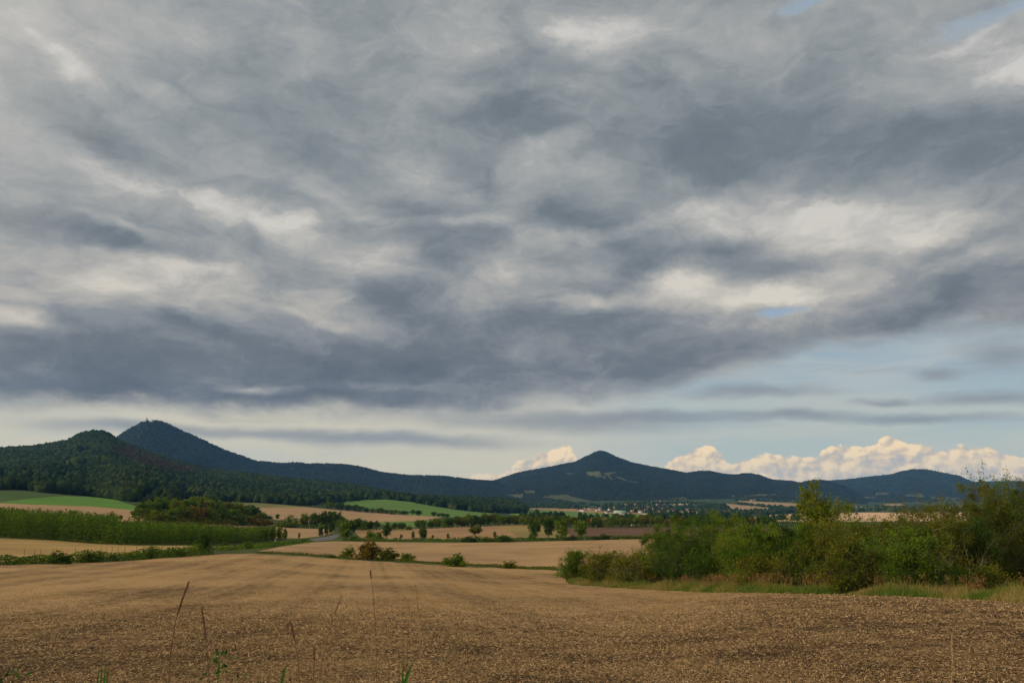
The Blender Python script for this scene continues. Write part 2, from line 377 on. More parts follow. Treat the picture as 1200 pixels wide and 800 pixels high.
# ------------------------------------------------------------------ materials
def mat(name, rough=0.9, spec=0.2):
    m_ = bpy.data.materials.new(name); m_.use_nodes = True; t = NT(m_.node_tree)
    b = t.n['Principled BSDF']; b.inputs['Roughness'].default_value = rough; b.inputs['Specular IOR Level'].default_value = spec
    return m_, t, b
def lin(*c): return (*c, 1)
def plain(name, c, var=0.25, scale=3.0, rough=0.85):
    m_, t, b = mat(name, rough); P = t.n.new('ShaderNodeNewGeometry').outputs['Position']
    n = t.noise(P, scale, 4, 0.6)
    t.l.new(t.mix(t.mr(n, 0.3, 0.7), lin(*[x * (1 - var) for x in c]), lin(*[min(1, x * (1 + var)) for x in c])), b.inputs['Base Color'])
    return m_
def leafmat(name, c1, c2, c3, trans=0.35):
    """three leaf colours mixed per leaf clump (attribute 'tint') and per object"""
    m_, t, b = mat(name, 0.8, 0.04)
    at = t.n.new('ShaderNodeAttribute'); at.attribute_name = 'tint'
    oi = t.n.new('ShaderNodeObjectInfo').outputs['Random']
    x = t.m('ADD', at.outputs['Fac'], t.mr(oi, 0, 1, -0.16, 0.16), clamp=True)
    c = t.ramp(x, [(0.08, lin(*c1)), (0.45, lin(*c2)), (0.9, lin(*c3))])
    t.l.new(c, b.inputs['Base Color'])
    tr = t.n.new('ShaderNodeBsdfTranslucent'); t.l.new(c, tr.inputs[0])
    mx = t.n.new('ShaderNodeMixShader'); mx.inputs[0].default_value = trans
    t.l.new(b.outputs[0], mx.inputs[1]); t.l.new(tr.outputs[0], mx.inputs[2])
    t.l.new(mx.outputs[0], t.n['Material Output'].inputs[0])
    return m_
LM = {
 'green': leafmat('leaves green', (0.0335, 0.0703, 0.0066), (0.0603, 0.1106, 0.0099), (0.1206, 0.1643, 0.0132)),
 'dark': leafmat('leaves dark green', (0.0168, 0.0402, 0.0055), (0.0302, 0.0637, 0.0077), (0.0603, 0.0972, 0.0110)),
 'olive': leafmat('leaves olive', (0.0385, 0.0541, 0.0066), (0.0714, 0.0860, 0.0099), (0.1305, 0.1242, 0.0132)),
 'yellow': leafmat('leaves yellow green', (0.0543, 0.0844, 0.0066), (0.0965, 0.1294, 0.0110), (0.1568, 0.1619, 0.0132)),
 'brown': leafmat('leaves brownish', (0.0570, 0.0470, 0.0066), (0.1038, 0.0754, 0.0099), (0.1508, 0.1005, 0.0132)),
 'red': leafmat('leaves red brown', (0.0754, 0.0235, 0.0088), (0.1257, 0.0402, 0.0121), (0.1173, 0.0754, 0.0132)),
 'bright': leafmat('leaves fresh green', (0.0503, 0.1173, 0.0132), (0.0838, 0.1843, 0.0198), (0.1340, 0.2513, 0.0264)),
}
BARK = plain('bark', (.065, .052, .038), .35, 9)
TWIG = plain('grey twigs', (.16, .14, .11), .3, 9)

def stubble(name, straw, soil, cover=0.5, row_dir=0.0, bare=0.0, green=0.0, rowgap=1.6):
    m_, t, b = mat(name, 0.95, 0.05); P = t.n.new('ShaderNodeNewGeometry').outputs['Position']
    P2 = t.mapping(P, (0, 0, 0), (0, 0, row_dir), (1, 1, 1), 'POINT')
    fine = t.noise(t.vm('MULTIPLY', P2, (1, 1.3, 1)), 5.0, 9, 0.8, 0.2)
    mid = t.noise(P, 1.1, 5, 0.62, 0.4)
    big = t.noise(P, 0.045, 5, 0.6, 0.5)
    vb = t.noise(t.vm('MULTIPLY', P2, (1, 0.10, 1)), 0.20, 4, 0.6, 0.3)
    rw = t.sep(P2)[0]
    rows = t.m('SINE', t.m('MULTIPLY_ADD', mid, 1.6, t.m('MULTIPLY', rw, 2 * math.pi / rowgap)))
    trk = t.m('SINE', t.m('MULTIPLY_ADD', big, 5.0, t.m('MULTIPLY', rw, 2 * math.pi / 6.0)))
    f = t.m('MULTIPLY_ADD', t.m('SUBTRACT', mid, 0.5), 0.62, fine)
    f = t.m('MULTIPLY_ADD', t.m('SUBTRACT', big, 0.5), 0.5, f)
    f = t.m('MULTIPLY_ADD', t.m('SUBTRACT', vb, 0.5), 0.22, f)
    f = t.m('MULTIPLY_ADD', rows, 0.025, f); f = t.m('MULTIPLY_ADD', trk, 0.04, f)
    if bare: f = t.m('SUBTRACT', f, t.ss(t.vm('LENGTH', P), 62.0, 14.0, 0.0, bare))
    k = t.ss(f, 0.5 - cover * 0.5, 0.86 - cover * 0.5)
    s1 = t.mix(t.ss(big, 0.35, 0.65), lin(*[x * .88 for x in straw]), lin(*[x * 1.1 for x in straw]))
    s1 = t.mix(t.ss(vb, 0.45, 0.7, 0, .4), s1, lin(straw[0] * 1.0, straw[1] * .93, straw[2] * .74))
    c = t.mix(k, lin(*soil), s1)
    if green: c = t.mix(t.ss(t.noise(P, 0.6, 4, .6), 0.56, 0.72, 0, green), c, lin(.07, .10, .03))
    t.l.new(c, b.inputs['Base Color'])
    bp = t.n.new('ShaderNodeBump'); bp.inputs['Strength'].default_value = 0.9; bp.inputs['Distance'].default_value = 0.09
    t.l.new(t.m('ADD', fine, t.m('MULTIPLY', mid, 1.2)), bp.inputs['Height']); t.l.new(bp.outputs[0], b.inputs['Normal'])
    return m_
def field(name, c, var=0.18, s1=0.012, s2=0.5, strip=None):
    m_, t, b = mat(name, 0.95, 0.05); P = t.n.new('ShaderNodeNewGeometry').outputs['Position']
    n = t.m('ADD', t.m('MULTIPLY', t.noise(P, s1, 5, 0.6, .5), 0.6), t.m('MULTIPLY', t.noise(P, s2, 4, 0.6), 0.4))
    if strip is not None:
        P2 = t.mapping(P, (0, 0, 0), (0, 0, strip), (1, 1, 1), 'POINT')
        n = t.m('MULTIPLY_ADD', t.m('SUBTRACT', t.noise(t.vm('MULTIPLY', P2, (1, .03, 1)), 0.12, 4, .6), .5), .5, n)
    t.l.new(t.mix(t.mr(n, 0.35, 0.65), lin(*[x * (1 - var) for x in c]), lin(*[x * (1 + var) for x in c])), b.inputs['Base Color'])
    return m_
M = {
 'near': stubble('near stubble', (.275, .180, .084), (.045, .027, .013), 0.60, rad(-10), bare=.18, green=.35),
 'second': stubble('second stubble', (.265, .176, .088), (.14, .088, .046), 0.68, rad(80), rowgap=3),
 'leftf': stubble('left stubble', (.27, .185, .072), (.13, .085, .038), 0.70, rad(75), rowgap=3, green=.3),
 'tan': field('tan field', (.250, .168, .086), .14, .01, .3, rad(70)),
 'slope': field('brown stubble slope', (.22, .14, .068), .22, .02, .4, rad(20)),
 'olive': field('olive grass', (.12, .115, .04), .22),
 'yellowolive': field('yellow olive grass', (.18, .14, .05), .22),
 'green': field('bright green crop', (.068, .150, .021), .16, .02, .3, rad(75)),
 'green2': field('soft green crop', (.075, .135, .028), .14, .01, .3, rad(60)),
 'dgreen': field('dark green crop', (.038, .070, .016), .18),
 'meadow': field('rough meadow', (.045, .058, .016), .4, .05, .8),
 'scrub': field('valley scrub', (.030, .044, .018), .55, .008, .05),
 'brown': field('ploughed brown', (.095, .056, .034), .2, .05, .6, rad(85)),
 'pink': field('pale far field', (.42, .285, .165), .10, .004, .05, rad(80)),
 'pale': field('pale strip', (.30, .25, .14), .1, .004, .05),
 'asphalt': field('asphalt', (.10, .10, .105), .1, .1, 3),
 'forestfloor': field('forest floor', (.020, .030, .012), .3, .01, .1),
}

# ------------------------------------------------------------------ ground: one partition of the land into fields, road and meadow
near_edge = [(-260, 671), (0, 662), (50, 660.5), (100, 659), (160, 656), (205, 652.5), (240, 650), (270, 648.5), (300, 648.2), (340, 650.5), (400, 655), (450, 658), (500, 661), (560, 664), (600, 666),
             (640, 667.6), (655, 668.4), (662, 673), (667, 684), (700, 687), (760, 690.5), (800, 692.5), (900, 694.5), (980, 697), (1050, 699), (1120, 702), (1200, 707), (1330, 716)]
REG = [  # name, material, pixel polygon
 ('valley_ground', 'scrub', [(-260, 604), (120, 603), (330, 603), (480, 606), (600, 611.5), (700, 616.9), (900, 616.5), (1340, 616), (1340, 586.2), (1100, 586.2), (800, 584), (640, 586.5), (-260, 586.5)]),
 ('stubble_field', 'leftf', [(-260, 628), (0, 630.5), (60, 633), (110, 637), (160, 639), (240, 639), (247, 640.4), (236, 642), (200, 646), (130, 653), (90, 655.5), (0, 658), (-260, 663)]),
 ('stubble_field', 'second', [(303, 645.5), (330, 640), (364, 635.2), (390, 634), (430, 634.5), (500, 635.5), (560, 635.5), (640, 634), (700, 632.5), (760, 631), (860, 631), (930, 636), (930, 655), (700, 664), (660, 665.5), (620, 664), (560, 661), (515, 658.8), (450, 654.5), (400, 652), (340, 647.5)]),
 ('stubble_field', 'tan', [(-260, 612), (60, 606), (150, 606), (230, 611), (310, 616), (345, 618.5), (392, 619.5), (390, 624), (378, 627.6), (355, 630.2), (333, 630.5), (150, 630)]),
 ('stubble_field', 'tan', [(-260, 590), (0, 589.4), (39, 591), (105, 593), (157, 597.5), (165, 604), (120, 609), (-260, 611)]),
 ('green_field', 'green', [(0, 588.2), (39, 583.5), (71, 581.2), (110, 581.6), (136, 585.5), (161, 593.5), (157, 597.5), (105, 593), (39, 591), (0, 589.4)]),
 ('green_field', 'dgreen', [(-260, 579), (0, 576.6), (34, 575.5), (60, 579), (71, 581.2), (39, 583.5), (0, 588.2), (-260, 589)]),
 ('stubble_field', 'tan', [(280, 592), (308, 595), (356, 593.6), (380, 595.7), (425, 599), (470, 602.5), (519, 605.7), (492, 610), (441, 611.5), (400, 612), (350, 612), (300, 606), (270, 600)]),
 ('grass_field', 'olive', [(240, 588.5), (268, 588), (307, 589.5), (339, 592), (356, 593.6), (308, 595), (280, 592), (240, 591)]),
 ('green_field', 'green2', [(400, 588), (425, 585), (447, 584.5), (481, 587.2), (497, 591), (524, 595.6), (549, 599), (578, 601), (575, 604), (540, 605.5), (519, 605.7), (470, 602.5), (440, 598), (420, 594), (395, 590.5)]),
 ('green_field', 'green2', [(441, 611.5), (492, 610), (530, 607.5), (530, 615.5), (490, 617), (455, 617)]),
 ('stubble_field', 'slope', [(415, 622.5), (420, 619.5), (470, 620), (504, 619), (537, 617), (582, 615), (600, 622), (610, 629.5), (560, 631), (480, 632), (425, 631.5)]),
 ('grass_field', 'yellowolive', [(582, 615), (600, 614), (640, 615), (664, 618.6), (668, 628.6), (655, 630), (610, 629.5)]),
 ('ploughed_field', 'brown', [(664, 619), (700, 618.2), (782, 618), (900, 618), (900, 627), (800, 627.5), (740, 628.5), (690, 629.5), (668, 628.5)]),
 ('green_field', 'green2', [(598, 597.6), (640, 597.2), (680, 599.6), (720, 601.5), (760, 602.5), (800, 604), (800, 606), (760, 608), (735, 607.5), (700, 608), (655, 607), (630, 605.2), (598, 603.4)]),
 ('stubble_field', 'slope', [(622, 595), (668, 595.2), (690, 597), (720, 600), (780, 601.5), (760, 602.5), (720, 601.5), (680, 599.6), (640, 597.2), (620, 596.4)]),
 ('stubble_field', 'pink', [(870, 606.5), (885, 605.5), (905, 603), (935, 601.8), (960, 600.5), (1000, 600.3), (1130, 599.9), (1340, 599.6), (1340, 610), (1000, 611), (930, 611), (880, 609.5)]),
 ('stubble_field', 'tan', [(848, 589.5), (870, 591.5), (905, 594.5), (915, 596), (890, 598), (860, 597), (852, 592.5)]),
 ('stubble_field', 'tan', [(864, 586.5), (890, 587.5), (920, 589), (940, 590), (940, 592), (915, 593.4), (890, 590.8), (870, 589)]),
 ('ploughed_field', 'slope', [(815, 597), (860, 598), (890, 599), (880, 601), (830, 600)]),
 ('grass_field', 'pale', [(785, 589.5), (818, 589), (818, 591), (786, 591.5)]),
 ('grass_field', 'pale', [(1098, 592.5), (1135, 591.5), (1150, 596.5), (1100, 596.8)]),
 ('stubble_field', 'tan', [(1036, 590), (1058, 590), (1060, 592), (1036, 592)]),
 ('grass_field', 'olive', [(940, 593), (1010, 592.5), (1010, 594.5), (940, 595.5)]),
 ('road', 'asphalt', [(60, 659.2), (110, 656.2), (160, 650.6), (200, 647.0), (250, 641), (300, 637), (350, 632.2), (372, 630.3), (385, 627.8), (394, 625.6), (398, 626), (397, 629), (390, 631.5), (370, 633.6), (350, 634.4), (300, 638.2), (250, 642.2), (200, 648.2), (160, 651.9), (110, 657.4), (60, 660)]),
]
def lerp_poly(P, step=4.0):
    out = []
    for i in range(len(P)):
        a = P[i]; b = P[(i + 1) % len(P)]; n = max(1, int(math.hypot(b[0] - a[0], (b[1] - a[1]) * 3) / step))
        for k in range(n): t = k / n; out.append((a[0] + (b[0] - a[0]) * t, a[1] + (b[1] - a[1]) * t))
    return out
AS = 5.0
polys = []
def to_al(P):
    o = []
    for (px, py) in P:
        h = hit(px, py)
        if h is None: h = (azel(px, py)[0], 5600)
        o.append((h[0] * AS, math.log(min(h[1], 5600))))
    return o
ne = []
for i in range(len(near_edge) - 1):
    a, b = near_edge[i], near_edge[i + 1]; n = max(1, int(abs(b[0] - a[0]) / 4))
    for k in range(n): ne.append((a[0] + (b[0] - a[0]) * k / n, a[1] + (b[1] - a[1]) * k / n))
ne = to_al(ne)
ne = [(x, l + 0.02 * math.sin(x * 40) * 0.3) for x, l in ne]
wide = math.pi * AS * 1.0
polys.append(('near_field', 'near', [(-wide, 4.4), (ne[0][0] - 2, 4.6)] + ne + [(ne[-1][0] + 2, 3.9), (wide, 4.0), (wide, -0.5), (-wide, -0.5)]))
for nme, mt, P in REG: polys.append((nme, mt, to_al(lerp_poly(P))))
az = np.concatenate([np.arange(-math.pi, -0.86, 0.1), np.arange(-0.85, 0.851, 0.0075), np.arange(0.9, math.pi + 0.01, 0.1)])
az[-1] = math.pi
ll = np.concatenate([np.arange(-0.5, 3.0, 0.12), np.arange(3.0, 8.7, 0.045), np.arange(8.8, math.log(11800), 0.12)])
A_, L_ = np.meshgrid(az, ll, indexing='ij')
jit = rng.uniform(-.002, .002, A_.shape); jit[0] = 0; jit[-1] = 0
pts = list(zip((A_ * AS + jit).ravel().tolist(), L_.ravel().tolist()))
edges = []
for _, _, P in polys:
    s0 = len(pts); pts += P; n = len(P); edges += [(s0 + k, s0 + (k + 1) % n) for k in range(n)]
t1 = time.time()
vo, eo, fo, *_ = delaunay_2d_cdt([Vector(p) for p in pts], edges, [], 0, 1e-5, False)
print('cdt', len(pts), len(fo), round(time.time() - t1, 1))
vo = np.array([tuple(v) for v in vo]); fo = np.array(fo)
cen = vo[fo].mean(1)
def pip(P, x, y):
    P = np.array(P); ins = np.zeros(len(x), bool); j = len(P) - 1
    bb = (x >= P[:, 0].min()) & (x <= P[:, 0].max()) & (y >= P[:, 1].min()) & (y <= P[:, 1].max())
    xs, ys = x[bb], y[bb]; r_ = np.zeros(len(xs), bool)
    for i in range(len(P)):
        xi, yi = P[i]; xj, yj = P[j]
        c = (yi > ys) != (yj > ys)
        with np.errstate(divide='ignore', invalid='ignore'): r_ ^= c & (xs < (xj - xi) * (ys - yi) / (yj - yi + 1e-12) + xi)
        j = i
    ins[bb] = r_; return ins
reg = np.full(len(fo), -1)
for k, (_, _, P) in enumerate(polys): reg[pip(P, cen[:, 0], cen[:, 1])] = k
aa = vo[:, 0] / AS; rr = np.exp(vo[:, 1]); VX = np.stack([rr * np.sin(aa), rr * np.cos(aa), height_polar(aa, rr)], 1)
c0 = VX[fo]; nz = np.cross(c0[:, 1] - c0[:, 0], c0[:, 2] - c0[:, 0])[:, 2]
fo[nz < 0] = fo[nz < 0][:, ::-1]
for k in range(-1, len(polys)):
    F = fo[reg == k]
    if not len(F): continue
    used, inv = np.unique(F, return_inverse=True)
    nm, mt = ('meadow', 'meadow') if k < 0 else polys[k][:2]
    me = fast_mesh(nm, VX[used], inv.reshape(-1, 3), M[mt], smooth=True)
    add_obj(nm, me, kind='structure')
# cap under the photographer's feet
add_obj('near_field_centre', fast_mesh('near_field_centre', [[0.6065 * math.sin(a), 0.6065 * math.cos(a), float(height_polar(a, .6065))] for a in np.linspace(0, 2 * math.pi, 13)[:-1]] + [[0, 0, -1.7]],
        [(i, 12, (i + 1) % 12) for i in range(12)], M['near']), kind='structure')

# ------------------------------------------------------------------ hills
def interp_pts(P, x):
    P = np.array(P); return np.interp(x, P[:, 0], P[:, 1])
HM, t, b = mat('wooded hillside', 0.95, 0.03)
P = t.n.new('ShaderNodeNewGeometry').outputs['Position']
n = t.m('ADD', t.m('MULTIPLY', t.noise(P, 0.004, 6, .65, .6), .5), t.m('MULTIPLY', t.noise(P, 0.06, 5, .7), .5))
c = t.ramp(n, [(0.35, lin(.006, .010, .004)), (0.5, lin(.009, .015, .006)), (0.65, lin(.020, .023, .009))])
at = t.n.new('ShaderNodeAttribute'); at.attribute_name = 'meadow'
c = t.mix(t.ss(at.outputs['Fac'], .3, .7), c, t.mix(t.ss(t.noise(P, .02, 4), .4, .6), lin(.042, .048, .020), lin(.072, .070, .030)))
t.l.new(c, b.inputs['Base Color'])
bp = t.n.new('ShaderNodeBump'); bp.inputs['Strength'].default_value = 1; bp.inputs['Distance'].default_value = 9
t.l.new(t.noise(P, .05, 5, .7), bp.inputs['Height']); t.l.new(bp.outputs[0], b.inputs['Normal'])

HILLS = {}
def hill(key, x0, x1, ridge, base, Rr, Rb, spur=30, spurlen=300, nx=None, nt=60, patches=(), shape=1.25, seed=1):
    nx = nx or int((x1 - x0) / 2.0)
    xs = np.linspace(x0, x1, nx); AZ = np.array([azel(x, 560)[0] for x in xs])
    yr = interp_pts(ridge, xs); rR = interp_pts(Rr, xs); rB = interp_pts(Rb, xs); yb = interp_pts(base, xs)
    eR = np.array([azel(x, y)[1] for x, y in zip(xs, yr)])
    zR = rR * np.tan(eR); zB = height_polar(AZ, rB)
    t_ = np.linspace(0, 1, nt)[None, :]
    r = rB[:, None] + (rR - rB)[:, None] * t_
    tb = np.linspace(0, 1, 14)[None, 1:]
    rk = rR[:, None] + tb * np.maximum(150, (zR - zB) * 3.0)[:, None]
    prof = t_ ** shape
    A2 = np.repeat(AZ[:, None], nt, 1)
    X = r * np.sin(A2); Y = r * np.cos(A2)
    z = zB[:, None] + (zR - zB)[:, None] * prof
    env = np.sin(np.pi * t_ ** 0.8) ** 1.0
    sp = (1 - 2 * np.abs(fbm(X / spurlen, Y / (spurlen * 2.2), 5, seed))) * 1.0
    z = z - spur * env * np.clip((zR - zB)[:, None] / 200, .1, 1) * (1 - sp) * 4 + spur * 0.6 * env * fbm(X / 90, Y / 90, 4, seed + 9) * np.clip((zR - zB)[:, None] / 200, .1, 1)
    z = np.minimum(z, (np.tan(eR)[:, None] * r) - 0.002 * (rR[:, None] - r))
    gz = height_polar(A2, r); z = np.where(t_ > 0.02, np.maximum(z, gz + 0.6 * np.minimum(1, t_ * 12)), gz - 4)
    zk = zR[:, None] * (1 - tb ** 1.2) + (zB[:, None] - 30) * tb ** 1.2
    R = np.hstack([r, rk]); Z = np.hstack([z, zk]); A3 = np.repeat(AZ[:, None], R.shape[1], 1)
    m_ = R.shape[1]
    XX = R * np.sin(A3); YY = R * np.cos(A3)
    Vs = np.stack([XX, YY, Z], -1).reshape(-1, 3)
    I, J = np.meshgrid(np.arange(nx - 1), np.arange(m_ - 1), indexing='ij'); q = I * m_ + J
    F = np.stack([q, q + m_, q + m_ + 1, q + 1], -1).reshape(-1, 4)
    # where a clearing shows
    den_ = YY * CP + Z * SP; PX = 600 + FPX * XX / den_; PY = 400 - FPX * (-YY * SP + Z * CP) / den_
    md = np.zeros(PX.size)
    for Pp in patches: md[pip(Pp, PX.ravel(), PY.ravel())] = 1
    add_obj('hill', fast_mesh('hill', Vs, F, HM, {'meadow': md}, smooth=True), kind='structure')
    HILLS[key] = dict(X=XX, Y=YY, Z=Z, PX=PX, PY=PY, md=md.reshape(PX.shape), nt=nt, R=R)
ridgeA = [(-260, 547), (-60, 532), (0, 527.5), (30, 526), (60, 521.5), (76, 518), (88, 511), (97, 508), (105, 507), (117, 508), (126, 512.5), (136, 520), (150, 524.5), (180, 535), (221, 547), (255, 553.5), (307, 560), (344, 564), (400, 570), (425, 573), (463, 581), (492, 584), (526, 585.5), (567, 586.5), (605, 589.5), (616, 597)]
baseA = [(-260, 576), (0, 575.5), (34, 575.5), (60, 579.5), (105, 581), (136, 585.5), (157, 592), (240, 588), (307, 589.5), (360, 594.5), (400, 588), (425, 585), (447, 585), (481, 587.5), (497, 591.5), (524, 596), (549, 599.5), (578, 601.5), (616, 597.5)]
def base_r(base, x): return hit(x, interp_pts(base, x))[1]
bx_ = [-260, 0, 34, 60, 105, 136, 157, 200, 240, 307, 360, 400, 425, 447, 481, 497, 524, 549, 578, 616]
RbA = [(x, base_r(baseA, x)) for x in bx_]
xx_ = np.linspace(-260, 616, 200); yy_ = np.interp(xx_, [q[0] for q in RbA], [min(q[1], 1850) for q in RbA]); yy_ = np.convolve(np.pad(yy_, 10, mode='edge'), np.ones(21) / 21, 'valid'); yy_ = np.minimum(yy_, np.array([min(base_r(baseA, x), 1850) for x in xx_]) * 1.0 + 25)
RbA = list(zip(xx_, yy_))
print('baseA', [(round(x), round(r)) for x, r in RbA[::8]])
hill('A', -260, 616, ridgeA, baseA, [(-260, 3200), (100, 3000), (300, 2700), (450, 2500), (560, 2300), (616, 2150)], RbA, 13, 420, patches=[[(-10, 559), (14, 561), (14, 566), (-10, 567)]], seed=3)
hill('B', -260, 640, [(-260, 560), (60, 545), (100, 531), (130, 513), (150, 499.5), (160, 494.5), (166, 492.5), (180, 492.5), (190, 495), (197, 499), (230, 513), (260, 526.5), (300, 540), (330, 542.5), (345, 541.5), (362, 543), (395, 543), (420, 546), (450, 553.5), (480, 556.5), (520, 557.5), (548, 561), (580, 563.5), (600, 573), (640, 586)],
     [(0, 0), (1, 0)], [(-260, 5600), (640, 5600)], [(-260, 3800), (640, 4100)], 26, 700, seed=11)
clear_c = [[(683, 553), (702, 552), (706, 557), (712, 561), (700, 560.5), (690, 558)], [(663, 554), (672, 554), (672, 556), (663, 557)], [(706, 553), (714, 553), (716, 559), (722, 563), (714, 562), (709, 558)], [(714, 552.5), (722, 553), (722, 556), (716, 556)], [(721, 557), (732, 561), (740, 565), (730, 564), (722, 560)],
           [(738, 563), (750, 565), (748, 566), (738, 565.5)], [(630, 583), (645, 580), (663, 579), (668, 581), (680, 584), (700, 587), (740, 588), (740, 592), (700, 591.5), (680, 589.5), (650, 586)], [(782, 583), (802, 582.5), (806, 585), (784, 586)], [(871, 580.5), (905, 578), (916, 580), (890, 582), (872, 582)], [(800, 586), (830, 584), (835, 588), (800, 588)], [(612, 574), (626, 574), (626, 579), (612, 578)], [(854, 580), (861, 580), (861, 583), (856, 583)],
           [(585, 580), (612, 579), (612, 584), (585, 584)]]
hill('C', 545, 1010, [(545, 576), (560, 570), (580, 562.5), (607, 553.5), (643, 547), (665, 542.5), (674, 541), (692, 532.5), (698, 529.5), (704, 528), (710, 529), (724, 535.5), (742, 542), (764, 546.5), (782, 549.5), (805, 554), (818, 552), (832, 551.5), (847, 555), (862, 556), (873, 554.5), (880, 554.5), (890, 556.5), (905, 562), (930, 563.5), (935, 565.5), (955, 562), (965, 562.5), (985, 568), (1010, 580)],
     [(0, 0), (1, 0)], [(545, 6500), (704, 6500), (830, 6300), (1010, 6600)], [(545, 4000), (640, 4150), (740, 3900), (900, 4500), (1010, 4600)], 24, 600, patches=clear_c, seed=21)
clear_d = [[(1025, 577), (1042, 577), (1042, 580), (1025, 580)], [(1057, 579.5), (1080, 579), (1085, 582), (1060, 582)], [(1092, 582), (1125, 583), (1125, 585), (1092, 585)], [(1003, 581), (1025, 582), (1025, 584), (1003, 584)], [(1040, 589), (1057, 589), (1057, 591), (1040, 591)], [(1070, 587.5), (1086, 588), (1086, 590), (1070, 590)], [(1098, 586), (1130, 587), (1130, 589), (1098, 589)], [(940, 583), (975, 582), (975, 586), (945, 586)]]
hill('D', 880, 1500, [(880, 580), (920, 570), (950, 564), (976, 562.5), (997, 561), (1015, 558.5), (1045, 555.5), (1056, 552), (1070, 549.5), (1086, 549.5), (1103, 553), (1125, 557), (1132, 561), (1160, 572), (1500, 600)],
     [(0, 0), (1, 0)], [(880, 9000), (1500, 9000)], [(880, 6000), (1500, 6200)], 34, 900, patches=clear_d, seed=31)
hill('E', 1000, 1700, [(1000, 575), (1100, 566), (1158, 563.5), (1194, 563), (1300, 568), (1500, 560), (1700, 570)], [(0, 0), (1, 0)], [(1000, 10800), (1700, 10800)], [(1000, 9500), (1700, 9500)], 30, 900, seed=41)

# rock face of the quarry on the right hill is part of its wooded slope; forests as masses of crowns
phi = (1 + 5 ** .5) / 2
ICO = np.array([(-1, phi, 0), (1, phi, 0), (-1, -phi, 0), (1, -phi, 0), (0, -1, phi), (0, 1, phi), (0, -1, -phi), (0, 1, -phi), (phi, 0, -1), (phi, 0, 1), (-phi, 0, -1), (-phi, 0, 1)]) / math.sqrt(1 + phi * phi)
ICF = np.array([(0, 11, 5), (0, 5, 1), (0, 1, 7), (0, 7, 10), (0, 10, 11), (1, 5, 9), (5, 11, 4), (11, 10, 2), (10, 7, 6), (7, 1, 8), (3, 9, 4), (3, 4, 2), (3, 2, 6), (3, 6, 8), (3, 8, 9), (4, 9, 5), (2, 4, 11), (6, 2, 10), (8, 6, 7), (9, 8, 1)])
def subdiv(Vb, Fb):
    Vl = [tuple(v) for v in Vb]; cache = {}; out = []
    def mid(a, b):
        k = (min(a, b), max(a, b))
        if k not in cache:
            v = np.array(Vl[a]) + np.array(Vl[b]); v /= np.linalg.norm(v); cache[k] = len(Vl); Vl.append(tuple(v))
        return cache[k]
    for a, b, c in Fb:
        x, y, z_ = mid(a, b), mid(b, c), mid(c, a); out += [(a, x, z_), (b, y, x), (c, z_, y), (x, y, z_)]
    return np.array(Vl), np.array(out)
IC1, IF1 = subdiv(ICO, ICF); IC2, IF2 = subdiv(IC1, IF1)
def crowns(C, rad_, hgt, lvl, g, jitter=.22):
    base, F = [(ICO, ICF), (IC1, IF1), (IC2, IF2)][lvl]
    n = len(C); nv = len(base)
    d = 1 + g.normal(0, jitter, (n, nv))
    Vv = base[None] * d[..., None]
    th = g.uniform(0, 2 * math.pi, n); cs, sn = np.cos(th)[:, None], np.sin(th)[:, None]
    x = Vv[..., 0] * cs - Vv[..., 1] * sn; y = Vv[..., 0] * sn + Vv[..., 1] * cs
    Vv = np.stack([x * rad_[:, None], y * rad_[:, None], Vv[..., 2] * hgt[:, None]], -1) + C[:, None, :]
    tint = np.repeat(g.uniform(0, 1, n), nv)
    return Vv.reshape(-1, 3), (F[None] + (np.arange(n) * nv)[:, None, None]).reshape(-1, 3), tint
def crownmat(name, c1, c2, c3, sc):
    m_, t, b = mat(name, 0.9, 0.05)
    P = t.n.new('ShaderNodeNewGeometry').outputs['Position']
    at = t.n.new('ShaderNodeAttribute'); at.attribute_name = 'tint'
    x = t.m('MULTIPLY_ADD', t.m('SUBTRACT', t.noise(P, .005, 5, .65, .4), .5), 2.2, at.outputs['Fac'])
    x = t.m('MULTIPLY_ADD', t.m('SUBTRACT', t.noise(P, sc, 4, .7), .5), 1.2, x, clamp=True)
    t.l.new(t.ramp(x, [(0, lin(*c1)), (.55, lin(*c2)), (1, lin(*c3))]), b.inputs['Base Color'])
    bp = t.n.new('ShaderNodeBump'); bp.inputs['Strength'].default_value = 1; bp.inputs['Distance'].default_value = 2.5
    t.l.new(t.noise(P, sc * .8, 5, .75), bp.inputs['Height']); t.l.new(bp.outputs[0], b.inputs['Normal'])
    return m_
CMA = crownmat('near hill canopy', (.005, .014, .004), (.012, .028, .006), (.034, .046, .009), .6)
CMB = crownmat('far hill canopy', (.004, .007, .003), (.007, .012, .005), (.017, .019, .008), .3)
CMR = crownmat('autumn canopy', (.016, .016, .006), (.034, .020, .009), (.030, .030, .010), .6)
